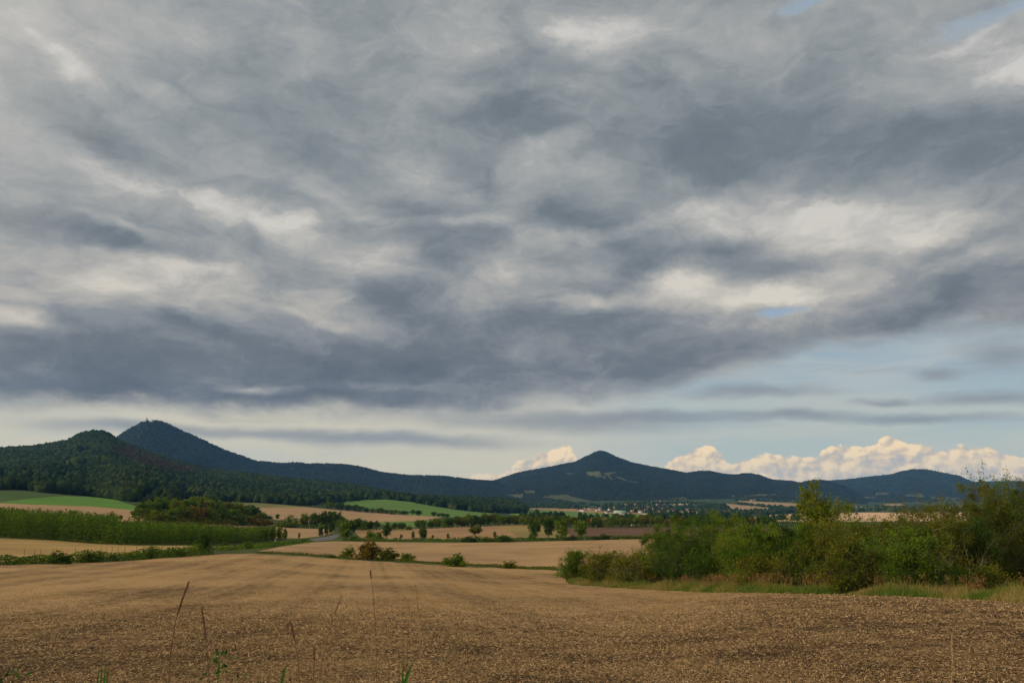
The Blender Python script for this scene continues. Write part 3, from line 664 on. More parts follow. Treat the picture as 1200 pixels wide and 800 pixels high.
def scatter_hill(key, n, g, rsel=None, upto=None):
    H = HILLS[key]; nx, mm = H['X'].shape; nt = H['nt'] + 1
    X, Y, Z = H['X'][:, :nt], H['Y'][:, :nt], H['Z'][:, :nt]
    a = np.abs(np.diff(X, axis=0)[:, :-1]) + 1e-6; dR = np.diff(H['R'][:, :nt], axis=1)[:-1]
    wgt = (a * dR); wgt[H['md'][:-1, :nt - 1] > .5] = 0; wgt[:, 0] = 0
    if rsel: rm = H['R'][:-1, :nt - 1]; wgt[(rm < rsel[0]) | (rm >= rsel[1])] = 0
    pr = (wgt / wgt.sum()).ravel(); k = g.choice(pr.size, n, p=pr); i, j = np.unravel_index(k, wgt.shape)
    u = g.random(n); v = g.random(n)
    f = lambda G: (G[i, j] * (1 - u) * (1 - v) + G[i + 1, j] * u * (1 - v) + G[i, j + 1] * (1 - u) * v + G[i + 1, j + 1] * u * v)
    return np.stack([f(X), f(Y), f(Z)], 1), wgt.sum()
g = np.random.default_rng(5)
C1, ar1 = scatter_hill('A', 6500, g, (0, 1750)); C2, ar2 = scatter_hill('A', 12500, g, (1750, 9999))
print('areas', ar1, ar2)
def keep_ground(C): return C
V1, F1, t1_ = crowns(C1 + [0, 0, 5.0], g.uniform(3.8, 6.6, len(C1)), g.uniform(5, 8.5, len(C1)), 1, g)
V2, F2, t2_ = crowns(C2 + [0, 0, 5.0], g.uniform(5, 8.5, len(C2)), g.uniform(5.5, 9, len(C2)), 1, g, .2)
Vv, Ff = join([(V1, F1), (V2, F2)]); tt = np.concatenate([t1_, t2_])
# a russet stand on the shoulder of the front hill
cx = Vv[Ff[:, 0]]; dn = cx[:, 1] * CP + cx[:, 2] * SP; ppx = 600 + FPX * cx[:, 0] / dn; ppy = 400 - FPX * (-cx[:, 1] * SP + cx[:, 2] * CP) / dn
mi = pip([(130, 522), (150, 523), (190, 536), (232, 550), (215, 553), (175, 545), (140, 534)], ppx, ppy).astype(int)
add_obj('forest', fast_mesh('forest', Vv, Ff, None, {'tint': tt}, mats=[CMA, CMR], midx=mi), kind='stuff', label='dense dark green broadleaf forest covering the front left hill', category='forest')
for key, n_, lab in (('B', 26000, 'blue green forest covering the pointed peak on the left and its long ridge'), ('C', 30000, 'dark forest on the cone hill in the middle with clearings'), ('D', 12000, 'far blue green forest on the flat topped hill at right')):
    Cc, ar = scatter_hill(key, n_, g); s_ = 1.35 if key == 'D' else 1.0
    V3, F3, t3 = crowns(Cc + [0, 0, 2], g.uniform(5, 8, n_) * s_, g.uniform(2.5, 5.0, n_), 0, g, .2)
    add_obj('forest', fast_mesh('forest', V3, F3, CMB, {'tint': t3}), kind='stuff', label=lab, category='forest')
print('hills', round(time.time() - T0, 1))

# ------------------------------------------------------------------ trees and bushes of the middle distance
def unit_crown(seed, kind='round', n=1500, leaf=.062):
    g = np.random.default_rng(seed)
    K = 60
    u = g.normal(size=(K, 3)); u /= np.linalg.norm(u, axis=1)[:, None]; rr_ = g.uniform(.1, 1, K) ** .42
    th = np.arctan2(u[:, 1], u[:, 0])
    lob = .92 + .14 * np.sin(3 * th + seed) + .10 * np.sin(5 * u[:, 2] * 2 + seed * 2) + g.normal(0, .06, K)
    v = u * rr_[:, None] * lob[:, None]
    if kind == 'round': c = v * [.42, .42, .40]; c[:, 2] += .56
    elif kind == 'bush': c = v * [.43, .43, .84]; c[:, 2] = np.abs(c[:, 2]) + .04
    elif kind == 'tall': c = v * [.40, .40, .44]; c[:, 2] += .52; c[:, :2] *= (1.15 - .5 * c[:, 2:3])
    else: c = v * [.44, .44, .33]; c[:, 2] += .62
    w_ = g.integers(0, K, n); tc = g.uniform(0, 1, K)
    P_ = c[w_] + g.normal(0, 1, (n, 3)) * [.062, .062, .05]
    P_[:, 2] = np.clip(P_[:, 2], .0, 1.03)
    Vq, Fq = leaf_quads(P_, g.uniform(.7, 1.3, n) * leaf * 1.4, g.uniform(.7, 1.2, n) * leaf, g)
    tint = np.repeat(np.clip(tc[w_] * .6 + g.uniform(0, .5, n), 0, 1), 4)
    return fast_mesh('crown', Vq, Fq, LM['green'], {'tint': tint})
def unit_trunk(seed, kind):
    g = np.random.default_rng(seed); pr = []
    if kind == 'bush':
        for k in range(5):
            a = g.uniform(0, 6.28); e = np.array([math.cos(a) * .25, math.sin(a) * .25, .6]); pr.append(tube([[0, 0, -.03], e * .5, e], [.02, .013, .005], 4))
    else:
        pr.append(tube([[0, 0, -.05], [.01, 0, .25], [-.01, .01, .5], [0, 0, .8]], [.035, .026, .018, .006], 6))
        for k in range(7):
            a = g.uniform(0, 6.28); h = g.uniform(.28, .6); e = np.array([math.cos(a) * .3, math.sin(a) * .3, g.uniform(.15, .3)])
            s0 = np.array([0, 0, h]); pr.append(tube([s0, s0 + e * .5, s0 + e], [.015, .009, .004], 4))
    Vt, Ft = join(pr); return fast_mesh('trunk', Vt, Ft, BARK)
CR = {}
for kd in ('round', 'bush', 'tall', 'flat'):
    CR[kd] = [(unit_crown(100 + i * 7 + len(kd), kd), unit_trunk(50 + i, kd)) for i in range(5)]
_tk = [0]
def tree(px, base, top, wpx, label, leaf='green', kind='round', group=None, name=None, rmin=3, r=None, sink=0.0):
    p, rr_ = spot(px, base, rmin)
    if r: a = azel(px, base)[0]; p = np.array([r * math.sin(a), r * math.cos(a), float(height_polar(a, r))]); rr_ = r
    dist = p[1] * CP + p[2] * SP
    h = (base - top) * dist / FPX * 1.08; wd = wpx * dist / FPX * 1.12
    _tk[0] += 1; cm, tm = CR[kind][_tk[0] % 5]
    nm = name or ('bush' if kind == 'bush' else 'tree')
    t_ = thing(nm, label, 'bush' if kind == 'bush' else 'tree', tuple(p - [0, 0, sink]), group, random.uniform(0, 6.28), (wd * 1.08, wd * 1.08, h))
    co = add_obj('crown', cm, t_); co.material_slots[0].link = 'OBJECT'; co.material_slots[0].material = LM[leaf]
    add_obj('trunk' if kind != 'bush' else 'stem', tm, t_)
    return t_
ORD = ['first', 'second', 'third', 'fourth', 'fifth', 'sixth', 'seventh', 'eighth', 'ninth', 'tenth', 'eleventh', 'twelfth', 'thirteenth', 'fourteenth', 'fifteenth', 'sixteenth', 'seventeenth', 'eighteenth', 'nineteenth', 'twentieth']
def ordn(i): return ORD[i] if i < 20 else ('twenty ' + ORD[i - 20] if i < 29 else ('thirtieth' if i == 29 else 'thirty ' + ORD[i - 30] if i < 39 else 'fortieth' if i == 39 else 'forty ' + ORD[i - 40] if i < 49 else 'fiftieth' if i == 49 else 'fifty ' + ORD[i - 50] if i < 59 else 'sixtieth' if i == 59 else 'sixty ' + ORD[i - 60]))

# single bushes and trees, read one by one from the photograph
T_ = [ # px, base, top, width, leaf, kind, label
 (70, 660.5, 644, 23, 'dark', 'bush', 'leftmost of the two large round bushes in the low left hedge'),
 (105, 658.5, 646, 23, 'green', 'bush', 'wide green bush in the low hedge, just right of the leftmost big round bush'),
 (176, 654, 641, 11, 'dark', 'bush', 'upright dark bush in the hedge between the left field and the near stubble'),
 (152, 655, 646, 8, 'green', 'bush', 'small narrow bush in the left hedge, left of the upright dark bush'),
 (212, 652, 643, 13, 'green', 'bush', 'low green bush in the hedge beside the round topped tree'),
 (236, 649.5, 628, 18, 'dark', 'round', 'round topped dark tree at the right end of the left hedge'),
 (290, 643, 633, 12, 'green', 'bush', 'bush on the grass bank beside the road, right of the round topped tree'),
 (262, 641, 635, 10, 'olive', 'bush', 'small olive bush on the road bank in front of the plantation'),
 (407, 653.5, 639, 17, 'yellow', 'bush', 'yellow green bush on the grass strip behind the near field'),
 (433, 655.5, 631, 31, 'brown', 'bush', 'tall thin leaved brownish bush on the grass strip, tallest of its cluster'),
 (455, 656.5, 641, 26, 'olive', 'bush', 'olive bush right of the tall brownish bush on the grass strip'),
 (477, 657.5, 646, 17, 'green', 'bush', 'low green bush at the right end of the bush cluster on the grass strip'),
 (533, 663.5, 649, 30, 'green', 'bush', 'lone dome shaped green bush on the grass strip in the middle of the picture'),
 (597, 665.5, 656, 17, 'olive', 'bush', 'lone small olive bush at the right part of the grass strip'),
 (387, 653, 649, 11, 'green', 'bush', 'tiny low bush left of the yellow green bush on the grass strip'),
 (434, 631, 620, 11, 'green', 'bush', 'green bush beside the road behind the second field, left one of a pair'),
 (443, 632, 621, 10, 'green', 'bush', 'green bush behind the second field, right one of a pair'),
 (453, 632, 612.5, 12, 'dark', 'round', 'dark upright tree behind the second field, right of the pair of bushes'),
 (470, 631, 626, 4, 'olive', 'tall', 'tiny young tree left of another young tree behind the second field'),
 (484, 631.5, 622, 5, 'olive', 'tall', 'slim young tree between the dark tree and the round compact tree'),
 (496, 633, 618.5, 11, 'dark', 'tall', 'compact egg shaped dark tree standing alone behind the second field'),
 (507, 631, 626.5, 3.5, 'olive', 'tall', 'tiny sapling just right of the compact egg shaped tree'),
 (525, 631, 625, 4, 'olive', 'tall', 'tiny sapling left of the leaning flat crowned tree'),
 (557, 630, 616.5, 15, 'olive', 'flat', 'flat crowned olive tree among bushes behind the second field'),
 (550, 635, 627, 19, 'dark', 'bush', 'dark bush at the foot of the flat crowned olive tree'),
 (571, 635, 628, 15, 'green', 'bush', 'green bush just right of the flat crowned tree'),
 (591, 635, 625.5, 20, 'dark', 'bush', 'wide dark bush behind the second field, right of the flat crowned tree'),
 (580, 630, 623, 5, 'olive', 'tall', 'thin sapling rising behind the bushes right of the flat crowned tree'),
 (627, 632, 611.5, 14, 'dark', 'round', 'leftmost of the four big round trees behind the second field'),
 (643, 630, 608.5, 15, 'dark', 'round', 'second dark round tree of the four behind the second field'),
 (658, 633, 607.5, 20, 'green', 'tall', 'largest and greenest of the four big trees behind the second field'),
 (681, 632, 610, 15, 'green', 'round', 'rightmost of the four big trees, standing before the ploughed field'),
 (623, 633, 624.5, 9, 'green', 'bush', 'bush at the foot of the leftmost big round tree'),
 (670, 633, 626.5, 12, 'dark', 'bush', 'dark bush between the two rightmost big trees'),
 (697, 632.5, 627, 13, 'dark', 'bush', 'low dark bush right of the rightmost big tree'),
 (709, 632, 624.5, 13, 'dark', 'bush', 'rounded dark bush before the ploughed field'),
 (744, 631, 627, 20, 'olive', 'bush', 'long low olive bush before the ploughed field'),
 (722, 631.5, 628, 9, 'green', 'bush', 'small low bush left of the long low olive bush'),
 (356, 618.5, 602, 11, 'yellow', 'tall', 'yellow green tree at the left end of the tree clump by the road'),
 (368, 619, 602, 15, 'green', 'round', 'green tree next to the yellow green one in the clump by the road'),
 (379, 619, 601, 16, 'dark', 'round', 'middle dark tree of the clump by the road'),
 (391, 619.5, 599.5, 19, 'dark', 'round', 'tallest dark tree of the clump by the road'),
 (340, 618, 604.5, 22, 'green', 'bush', 'wide green bushy tree left of the clump by the road'),
 (330, 617, 608, 12, 'olive', 'bush', 'olive bush left of the wide green bushy tree'),
 (325, 608.5, 602.5, 5.5, 'dark', 'round', 'tiny round tree alone on the tan field right of the copse'),
 (315, 608, 603.5, 9, 'dark', 'bush', 'low dark bush at the right foot of the copse'),
 (375.5, 629.5, 616.5, 6.5, 'dark', 'tall', 'narrow tree at the left side of the road bend, nearest to the camera'),
 (382, 628.5, 613, 6, 'dark', 'tall', 'second narrow tree lining the left side of the road'),
 (388, 627, 611.5, 7.5, 'dark', 'tall', 'third narrow tree lining the left side of the road'),
 (404, 632.5, 611.5, 19, 'green', 'round', 'bushy green tree on the right side of the road bend'),
 (401, 623, 607, 18, 'dark', 'round', 'dark tree behind the bushy green tree at the road bend'),
 (415, 623.5, 608.5, 17, 'dark', 'round', 'dark tree right of the road behind the fields'),
 (421, 620.5, 607.5, 11, 'dark', 'round', 'smaller dark tree in the row right of the road bend'),
 (427, 621, 609.5, 10, 'green', 'round', 'rounded tree left of a pair in the row right of the road'),
 (434, 621, 611, 9, 'dark', 'round', 'left one of a dark pair at the right end of the roadside row'),
 (441, 620.5, 611, 9, 'dark', 'round', 'right one of a dark pair at the right end of the roadside row'),
 (462, 621, 612.5, 7, 'dark', 'round', 'small dark tree left of a wider one before the green strip'),
 (470, 621, 612.5, 10, 'dark', 'round', 'wider dark tree standing before the green strip'),
 (479, 620.5, 615, 7, 'olive', 'bush', 'small bush before the green strip, left of the long dark tree row'),
 (415, 632.5, 627.5, 12, 'olive', 'bush', 'olive bush on the verge between the road bend and the second field'),
 (18, 604, 598.5, 8, 'dark', 'round', 'small round tree just above the plantation at far left'),
 (85, 605, 598, 11, 'green', 'round', 'rounded tree poking up over the left plantation'),
 (130, 608, 599.5, 9, 'olive', 'bush', 'olive bush behind the step in the plantation'),
 (141, 609, 603.5, 5, 'dark', 'round', 'tiny dark tree behind the step in the plantation'),
 (490, 604, 598, 8, 'dark', 'round', 'left one of two small trees at the lower edge of the green hill field'),
 (484, 603, 597.5, 8, 'dark', 'round', 'small tree ending the hedge below the green hill field'),
 (508, 605, 599.5, 7, 'dark', 'round', 'left tree of four at the right foot of the green hill field'),
 (514, 605.5, 601, 6, 'dark', 'round', 'second tree of four at the right foot of the green hill field'),
 (519, 606, 601, 6, 'dark', 'round', 'third tree of four at the right foot of the green hill field'),
 (524, 606, 602, 6, 'dark', 'round', 'last tree of four at the right foot of the green hill field'),
 (629, 608, 597.5, 8, 'dark', 'round', 'dark round tree rising above the row before the green village field'),
 (310, 635, 617, 9, 'green', 'tall', 'sapling clump ending the plantation, first of the loose ones'),
 (318.5, 635, 618, 7, 'olive', 'tall', 'yellowish sapling second among the loose ones ending the plantation'),
 (327, 635, 617.5, 9, 'green', 'tall', 'third sapling, beside the white marker post at the plantation end'),
 (333.5, 633.5, 619, 6, 'yellow', 'tall', 'last pale sapling of the plantation end, near the road'),
 (350.5, 631, 624, 3, 'olive', 'tall', 'tiny twig like sapling on the verge of the road before the tan strip'),
 (414, 598, 594.5, 1.6, 'dark', 'tall', 'tiny lone sapling on the tan field below the forest'),
]
for px, ba, to, wd, lf, kd, lab in T_: tree(px, ba, to, wd, lab, lf, kd)

g2 = np.random.default_rng(12)
def row(n, xs, tops, bases, wpx, label, group, leaves=('dark', 'green', 'dark', 'olive'), kind=('round', 'round', 'tall', 'flat'), jx=1.5, jy=1.2, depth=0.0):
    X = np.linspace(xs[0], xs[-1], n)
    for i, x in enumerate(X):
        tp = np.interp(x, [p[0] for p in tops], [p[1] for p in tops]) + g2.normal(0, jy)
        bs = np.interp(x, [p[0] for p in bases], [p[1] for p in bases]) - (depth * g2.random())
        tree(x + g2.normal(0, jx), bs, tp, wpx * g2.uniform(.8, 1.3), label % ordn(i), leaves[int(g2.integers(len(leaves)))], kind[int(g2.integers(len(kind)))], group)
row(30, (489, 622), [(487, 611.5), (505, 609), (530, 606.5), (550, 604), (600, 604), (622, 604)], [(487, 619.5), (520, 618.6), (560, 617), (600, 615), (622, 614.6)], 9, '%s tree from the left in the long dark row behind the brown slope', 'trees in the long row behind the brown slope', depth=.6)
row(22, (612, 700), [(612, 605), (640, 603.5), (660, 604.5), (700, 606)], [(612, 615.5), (650, 617), (700, 618)], 8, '%s tree from the left in the row before the green village field', 'trees in the row before the village field', jx=1.2)
row(26, (704, 800), [(704, 606.5), (730, 606), (760, 606.5), (800, 607)], [(704, 618.4), (760, 618.2), (800, 618.2)], 8, '%s tree from the left in the row just behind the ploughed field', 'trees among the near houses', leaves=('dark', 'olive', 'green', 'brown'), jy=1.6, depth=1.0)
row(14, (806, 905), [(806, 608), (870, 607), (905, 608)], [(806, 618.3), (905, 618)], 10, '%s tree from the left in the dark row seen over the thicket', 'dark trees seen over the thicket', leaves=('dark', 'dark', 'brown'))
row(17, (384, 476), [(384, 588.5), (400, 590), (425, 593), (450, 596), (476, 599)], [(384, 596.2), (425, 600), (450, 601.8), (476, 603.4)], 7, '%s tree from the left in the hedge below the green hill field', 'trees in the hedge below the green hill field', leaves=('dark', 'dark', 'green'), jy=.7)
# copse
cop_t = [(160, 590), (175, 586.5), (200, 584), (230, 583), (250, 584), (275, 590), (292, 594), (312, 600)]
cop_b = [(158, 610), (200, 613), (250, 614), (290, 615), (314, 617)]
row(15, (166, 312), [(a, b_ + 9) for a, b_ in cop_t], cop_b, 17, '%s tree from the left along the front edge of the copse', 'trees along the front of the copse', leaves=('green', 'olive', 'yellow', 'green', 'brown', 'yellow'), kind=('round', 'bush', 'round'), jy=2)
row(15, (164, 306), [(a, b_ + 3) for a, b_ in cop_t], [(a, b_ - 3.5) for a, b_ in cop_b], 18, '%s tree from the left in the second line of the copse', 'trees in the middle of the copse', leaves=('green', 'olive', 'green', 'yellow', 'dark'), jy=1.5)
row(14, (166, 298), [(a, b_ - 1) for a, b_ in cop_t], [(a, b_ - 6.5) for a, b_ in cop_b], 17, '%s tree from the left in the tall rear line of the copse', 'trees at the back of the copse', leaves=('dark', 'green', 'green'), jy=1.2)

# hedges, grass strips, plantation
def strip_leaves(path, h_m, depth_m, dens, leafsize, g, bump=.5):
    """leaf cloud standing along a pixel path"""
    Cs = []
    for (p0, p1) in zip(path[:-1], path[1:]):
        A, ra = spot(*p0); B_, rb = spot(*p1); L_m = np.linalg.norm(B_[:2] - A[:2]); n = int(L_m * dens * depth_m)
        u = g.random(n); Pq = A[None] + (B_ - A)[None] * u[:, None]
        dr = (B_ - A)[:2] / L_m; nr = np.array([-dr[1], dr[0]]); 
        off = g.normal(0, .35, n) * depth_m; Pq[:, :2] += nr[None] * off[:, None]
        hh = h_m * (1 + bump * (vnoise(Pq[:, 0] / 3.1, Pq[:, 1] / 3.1, 3) - .5) * 2) * np.clip(1 - (np.abs(off) / depth_m) ** 2 * 1.2, .2, 1)
        Pq[:, 2] = ground(Pq[:, 0], Pq[:, 1]) + g.random(n) ** .8 * hh
        Cs.append(Pq)
    Cq = np.vstack(Cs); n = len(Cq)
    Vq, Fq = leaf_quads(Cq, g.uniform(.7, 1.4, n) * leafsize * 1.3, g.uniform(.6, 1.1, n) * leafsize, g)
    tint = np.repeat(np.clip(vnoise(Cq[:, 0] / 2.3, Cq[:, 1] / 2.3, 9) * .8 + g.uniform(-.1, .3, n), 0, 1), 4)
    return Vq, Fq, tint
def strip(name, path, h, d, dens, ls, lf, lab, cat='hedge', kind=None, seed=1):
    Vq, Fq, tint = strip_leaves(path, h, d, dens, ls, np.random.default_rng(seed))
    o = add_obj(name, fast_mesh(name, Vq, Fq, LM[lf], {'tint': tint}), label=lab, category=cat)
    if kind: o['kind'] = kind
strip('hedge', [(-120, 665), (0, 661), (50, 659.8), (100, 658.4), (160, 655.4), (205, 652), (246, 649)], 1.7, 2.6, 60, .24, 'green', 'low dark hedge along the far edge of the near field at left')
strip('rough_grass', [(300, 648), (340, 649), (400, 653.7), (450, 656.5), (515, 660.2), (560, 662.8), (600, 664.9), (652, 667)], .45, 1.8, 40, .16, 'olive', 'strip of rough grass between the near field and the second field', 'grass', 'stuff', 2)
strip('rough_grass', [(255, 644.5), (300, 641), (330, 637), (362, 634.3)], .9, 5, 8, .35, 'green', 'green bank of weeds between the road and the second field', 'grass', 'stuff', 3)
strip('hedge', [(398, 633), (430, 633.2), (500, 634.2), (560, 634.6), (640, 633.2), (700, 632), (760, 630.4), (820, 630)], 1.5, 4, 7, .5, 'green', 'thin low hedge along the far edge of the second field', seed=4)
strip('rough_grass', [(0, 629), (60, 631.6), (110, 635.8), (160, 637.6), (240, 638)], .5, 3, 8, .3, 'olive', 'grass edge in front of the plantation', 'grass', 'stuff', 5)
strip('hedge', [(487, 619), (520, 618.2), (560, 616.8), (600, 614.8), (640, 614.8)], 5.5, 7, 1.1, 1.0, 'dark', 'continuous dark hedge under the long tree row behind the brown slope', seed=14)
strip('hedge', [(640, 616.5), (700, 617.8), (760, 618), (805, 618.2)], 3.2, 5, 2.2, .7, 'olive', 'low olive hedge along the back of the ploughed field', seed=15)
strip('hedge', [(806, 618), (860, 617.8), (930, 617)], 6.0, 6, 1.4, .9, 'dark', 'dark hedge behind the thicket, seen over its middle', seed=16)
strip('hedge', [(382, 595.6), (425, 599.6), (450, 601.4), (478, 603)], 5.5, 8, .8, 1.2, 'dark', 'dark hedge below the green hill field', seed=17)
strip('hedge', [(333, 618), (360, 618.6), (394, 619)], 5.0, 5, 2.2, .8, 'green', 'green undergrowth of the tree clump by the road', seed=18)
strip('hedge', [(404, 622), (420, 621.2), (444, 620.5)], 3.4, 5, 2.2, .7, 'dark', 'dark undergrowth of the roadside row right of the bend', seed=19)
strip('hedge', [(454, 620.8), (482, 620.2)], 2.6, 4, 2.2, .7, 'green', 'short low hedge in front of the green strip', seed=20)
strip('hedge', [(556, 634.2), (580, 634.4), (600, 634)], 2.4, 4, 6, .5, 'green', 'low bushy hedge right of the flat crowned tree', seed=21)
strip('hedge', [(160, 612), (200, 613), (250, 614), (290, 615), (316, 616.6)], 4.0, 8, 2.0, .8, 'olive', 'olive undergrowth along the front of the copse', seed=22)
def plantation(poly_px, h, seed, lab, step=1.15, leaf=.32):
    g = np.random.default_rng(seed)
    P2 = [spot(*p)[0][:2] for p in poly_px]; P2 = np.array(P2); mn, mx_ = P2.min(0), P2.max(0)
    X, Y = np.meshgrid(np.arange(mn[0], mx_[0], step), np.arange(mn[1], mx_[1], step * 1.6)); X = X.ravel() + g.normal(0, .25, X.size); Y = Y.ravel() + g.normal(0, .25, Y.size)
    k = pip(P2, X, Y); X, Y = X[k], Y[k]; Z = ground(X, Y); m_ = len(X); per = 46
    hh = h * (1 + .22 * (vnoise(X / 5, Y / 5, 3) - .5)) * g.uniform(.86, 1.08, m_)
    t_ = g.random((m_, per)) ** .85
    wd = 1.0 * (1 - t_ ** 3) + .25
    Cq = np.stack([X[:, None] + g.normal(0, .5, (m_, per)) * wd, Y[:, None] + g.normal(0, .5, (m_, per)) * wd, Z[:, None] + .2 + t_ * hh[:, None]], -1).reshape(-1, 3)
    n = len(Cq); Vq, Fq = leaf_quads(Cq, g.uniform(.8, 1.4, n) * leaf * 1.5, g.uniform(.6, 1., n) * leaf, g, up=.25)
    tint = np.repeat(np.clip(np.repeat(g.uniform(0, .6, m_), per) + g.uniform(0, .4, n), 0, 1), 4)
    print('plantation', m_, n)
    add_obj('plantation', fast_mesh('plantation', Vq, Fq, LM['green'], {'tint': tint}), label=lab, category='plantation', kind='stuff')
plantation([(-60, 629), (0, 630), (60, 632.5), (110, 636), (128, 636), (140, 626.5), (60, 622), (-60, 620)], 6.6, 3, 'dense dark green plantation of thin saplings at far left')
plantation([(114, 636.5), (160, 638), (240, 637.8), (300, 635.5), (322, 633), (322, 629), (240, 629.5), (120, 628)], 4.9, 4, 'lower plantation of thin saplings in front of the copse')

for i, px in enumerate([28, 40, 47, 62, 88, 118, 124, 131, 138, 146, 160, 168, 190]):
    p, r_ = spot(px, 653.5 - px * .045)
    st_ = add_obj('stake', fast_mesh('stake', *join([tube([[0, 0, -.1], [.01, 0, .7], [0, 0, 1.3]], [.045, .04, .035], 5), tube([[-.12, 0, 1.0], [.12, 0, 1.0]], [.02, .02], 4)]), BARK), loc=tuple(p))
    st_['label'] = '%s thin wooden stake from the left in the field below the plantation' % ordn(i); st_['category'] = 'stake'; st_['group'] = 'thin stakes in the left field'
# white post at the plantation corner
p, r_ = spot(322.5, 634)
WHITE = plain('white paint', (.75, .75, .72), .05)
t_ = thing('marker_post', 'small white marker post by the road at the right end of the plantation', 'post', tuple(p))
add_obj('post', fast_mesh('post', *tube([[0, 0, -.1], [0, 0, .3], [0, 0, .65], [0, 0, .7]], [.12, .12, .12, .02], 8), WHITE), t_)

# ------------------------------------------------------------------ houses
def hmat(name, c): return plain(name, c, .12, 1.5)
WALL = {'white': hmat('white render', (.44, .42, .38)), 'cream': hmat('cream render', (.24, .20, .14)), 'pink': hmat('pink render', (.42, .22, .18)), 'grey': hmat('grey render', (.38, .38, .37)), 'orange': hmat('orange brick', (.45, .17, .09))}
ROOF = {'red': hmat('red tiles', (.17, .075, .05)), 'orange': hmat('orange tiles', (.28, .115, .06)), 'brown': hmat('brown tiles', (.16, .085, .06)), 'grey': hmat('grey sheet roof', (.30, .30, .30)), 'pale': hmat('pale green sheet roof', (.22, .30, .23))}
GLASS, tg, bg_ = mat('window glass', .25, .5); bg_.inputs['Base Color'].default_value = (.04, .05, .06, 1)
def boxv(x0, x1, y0, y1, z0, z1):
    Vb = np.array([(x, y, z_) for z_ in (z0, z1) for x, y in ((x0, y0), (x1, y0), (x1, y1), (x0, y1))], float)
    return Vb, np.array([(0, 3, 2, 1), (4, 5, 6, 7), (0, 1, 5, 4), (1, 2, 6, 5), (2, 3, 7, 6), (3, 0, 4, 7)])
def house_parts(L, D, H, rh, detail):
    """walls with gables, pitched roof slabs, chimney, windows"""
    Vw = np.array([(-L / 2, -D / 2, -1), (L / 2, -D / 2, -1), (L / 2, D / 2, -1), (-L / 2, D / 2, -1), (-L / 2, -D / 2, H), (L / 2, -D / 2, H), (L / 2, D / 2, H), (-L / 2, D / 2, H), (-L / 2, 0, H + rh), (L / 2, 0, H + rh)], float)
    Fw = np.array([(0, 1, 5), (0, 5, 4), (2, 3, 7), (2, 7, 6), (1, 2, 6), (1, 6, 5), (5, 6, 9), (3, 0, 4), (3, 4, 7), (7, 4, 8)])
    o = .5; k = .25; s_ = rh / (D / 2); parts = []
    for sg in (-1, 1):
        ye = sg * (D / 2 + o); ze = H - o * s_
        a = np.array([(-L / 2 - o, ye, ze + .03), (L / 2 + o, ye, ze + .03), (L / 2 + o, 0, H + rh + .03), (-L / 2 - o, 0, H + rh + .03)], float); b_ = a + [0, 0, k]
        parts.append((np.vstack([a, b_]), np.array([(0, 3, 2, 1), (4, 5, 6, 7), (0, 1, 5, 4), (1, 2, 6, 5), (2, 3, 7, 6), (3, 0, 4, 7)])))
    Vr, Fr = join(parts)
    return Vw, Fw, Vr, Fr
_hc = {}
def house(px, base, wpx, hpx, wall, roof, label, group=None, detail=True, rz=None, name='house', depth=None):
    p, r_ = spot(px, base); dist = p[1] * CP + p[2] * SP
    L = wpx * dist / FPX; Ht = hpx * dist / FPX; D = depth or min(L * .8, 11); H = Ht * .58; rh = Ht * .42
    t_ = thing(name, label, 'house' if name == 'house' else name.replace('_', ' '), tuple(p), group, rz if rz is not None else random.uniform(-.4, .4))
    Vw, Fw, Vr, Fr = house_parts(L, D, H, rh, detail)
    wo_ = add_obj('wall', fast_mesh('wall', Vw, Fw, WALL[wall]), t_)
    ro = add_obj('roof', fast_mesh('roof', Vr, Fr, ROOF[roof]), t_)
    if detail:
        add_obj('chimney', fast_mesh('chimney', *boxv(L * .15, L * .15 + .8, -.4, .4, H + rh * .5, H + rh + 1.1), WALL['orange' if wall != 'orange' else 'white']), ro)
        n = max(2, int(L / 3.2)); ww = []
        for i in range(n):
            x = -L / 2 + (i + .5) * L / n
            for zf in ([.32] if H < 4.5 else [.25, .68]):
                f = add_obj('window', fast_mesh('window', *boxv(x - .55, x + .55, -D / 2 - .06, -D / 2 + .05, H * zf, H * zf + 1.3), GLASS), wo_)
    return t_
for a in [
 (677, 611.5, 7, 5, 'white', 'brown', 'white walled house with dull red roof among trees, leftmost of the near houses'),
 (695, 612, 5, 5, 'orange', 'red', 'small reddish house half hidden by trees left of the pink house'),
 (707, 615, 11, 7.5, 'pink', 'red', 'wide pink house with broad red roof behind the ploughed field'),
 (729.5, 614, 4, 6, 'orange', 'orange', 'narrow orange house between trees, right of the wide pink house'),
 (742.5, 615.5, 6, 7.5, 'white', 'orange', 'white gabled house with bright orange roof in the tree row'),
 (763.5, 613.5, 6, 6.5, 'orange', 'orange', 'bright orange house in the tree row, right of the white gabled one'),
 (775, 612.5, 4, 4, 'orange', 'red', 'small dark orange house right of the bright orange house'),
 (808, 608, 7, 4, 'orange', 'orange', 'house with wide orange roof seen just over the edge of the thicket')]:
    house(*a)
house(792, 611.5, 14, 3.6, 'grey', 'grey', 'long low grey shed roof seen above the trees near the thicket', name='farm_shed', rz=.05, depth=14)
house(698, 615.8, 5, 2.2, 'white', 'grey', 'low white garage at the left foot of the wide pink house', name='garage', detail=False, rz=0)
house(726.5, 602.6, 13, 4.6, 'white', 'pale', 'long hall with pale green roof at the near edge of the village', name='hall', rz=.05, depth=25)
house(762, 603.4, 22, 1.8, 'white', 'pale', 'low strip of pale greenhouse roofs right of the hall', name='greenhouse', rz=0, depth=20, detail=False)
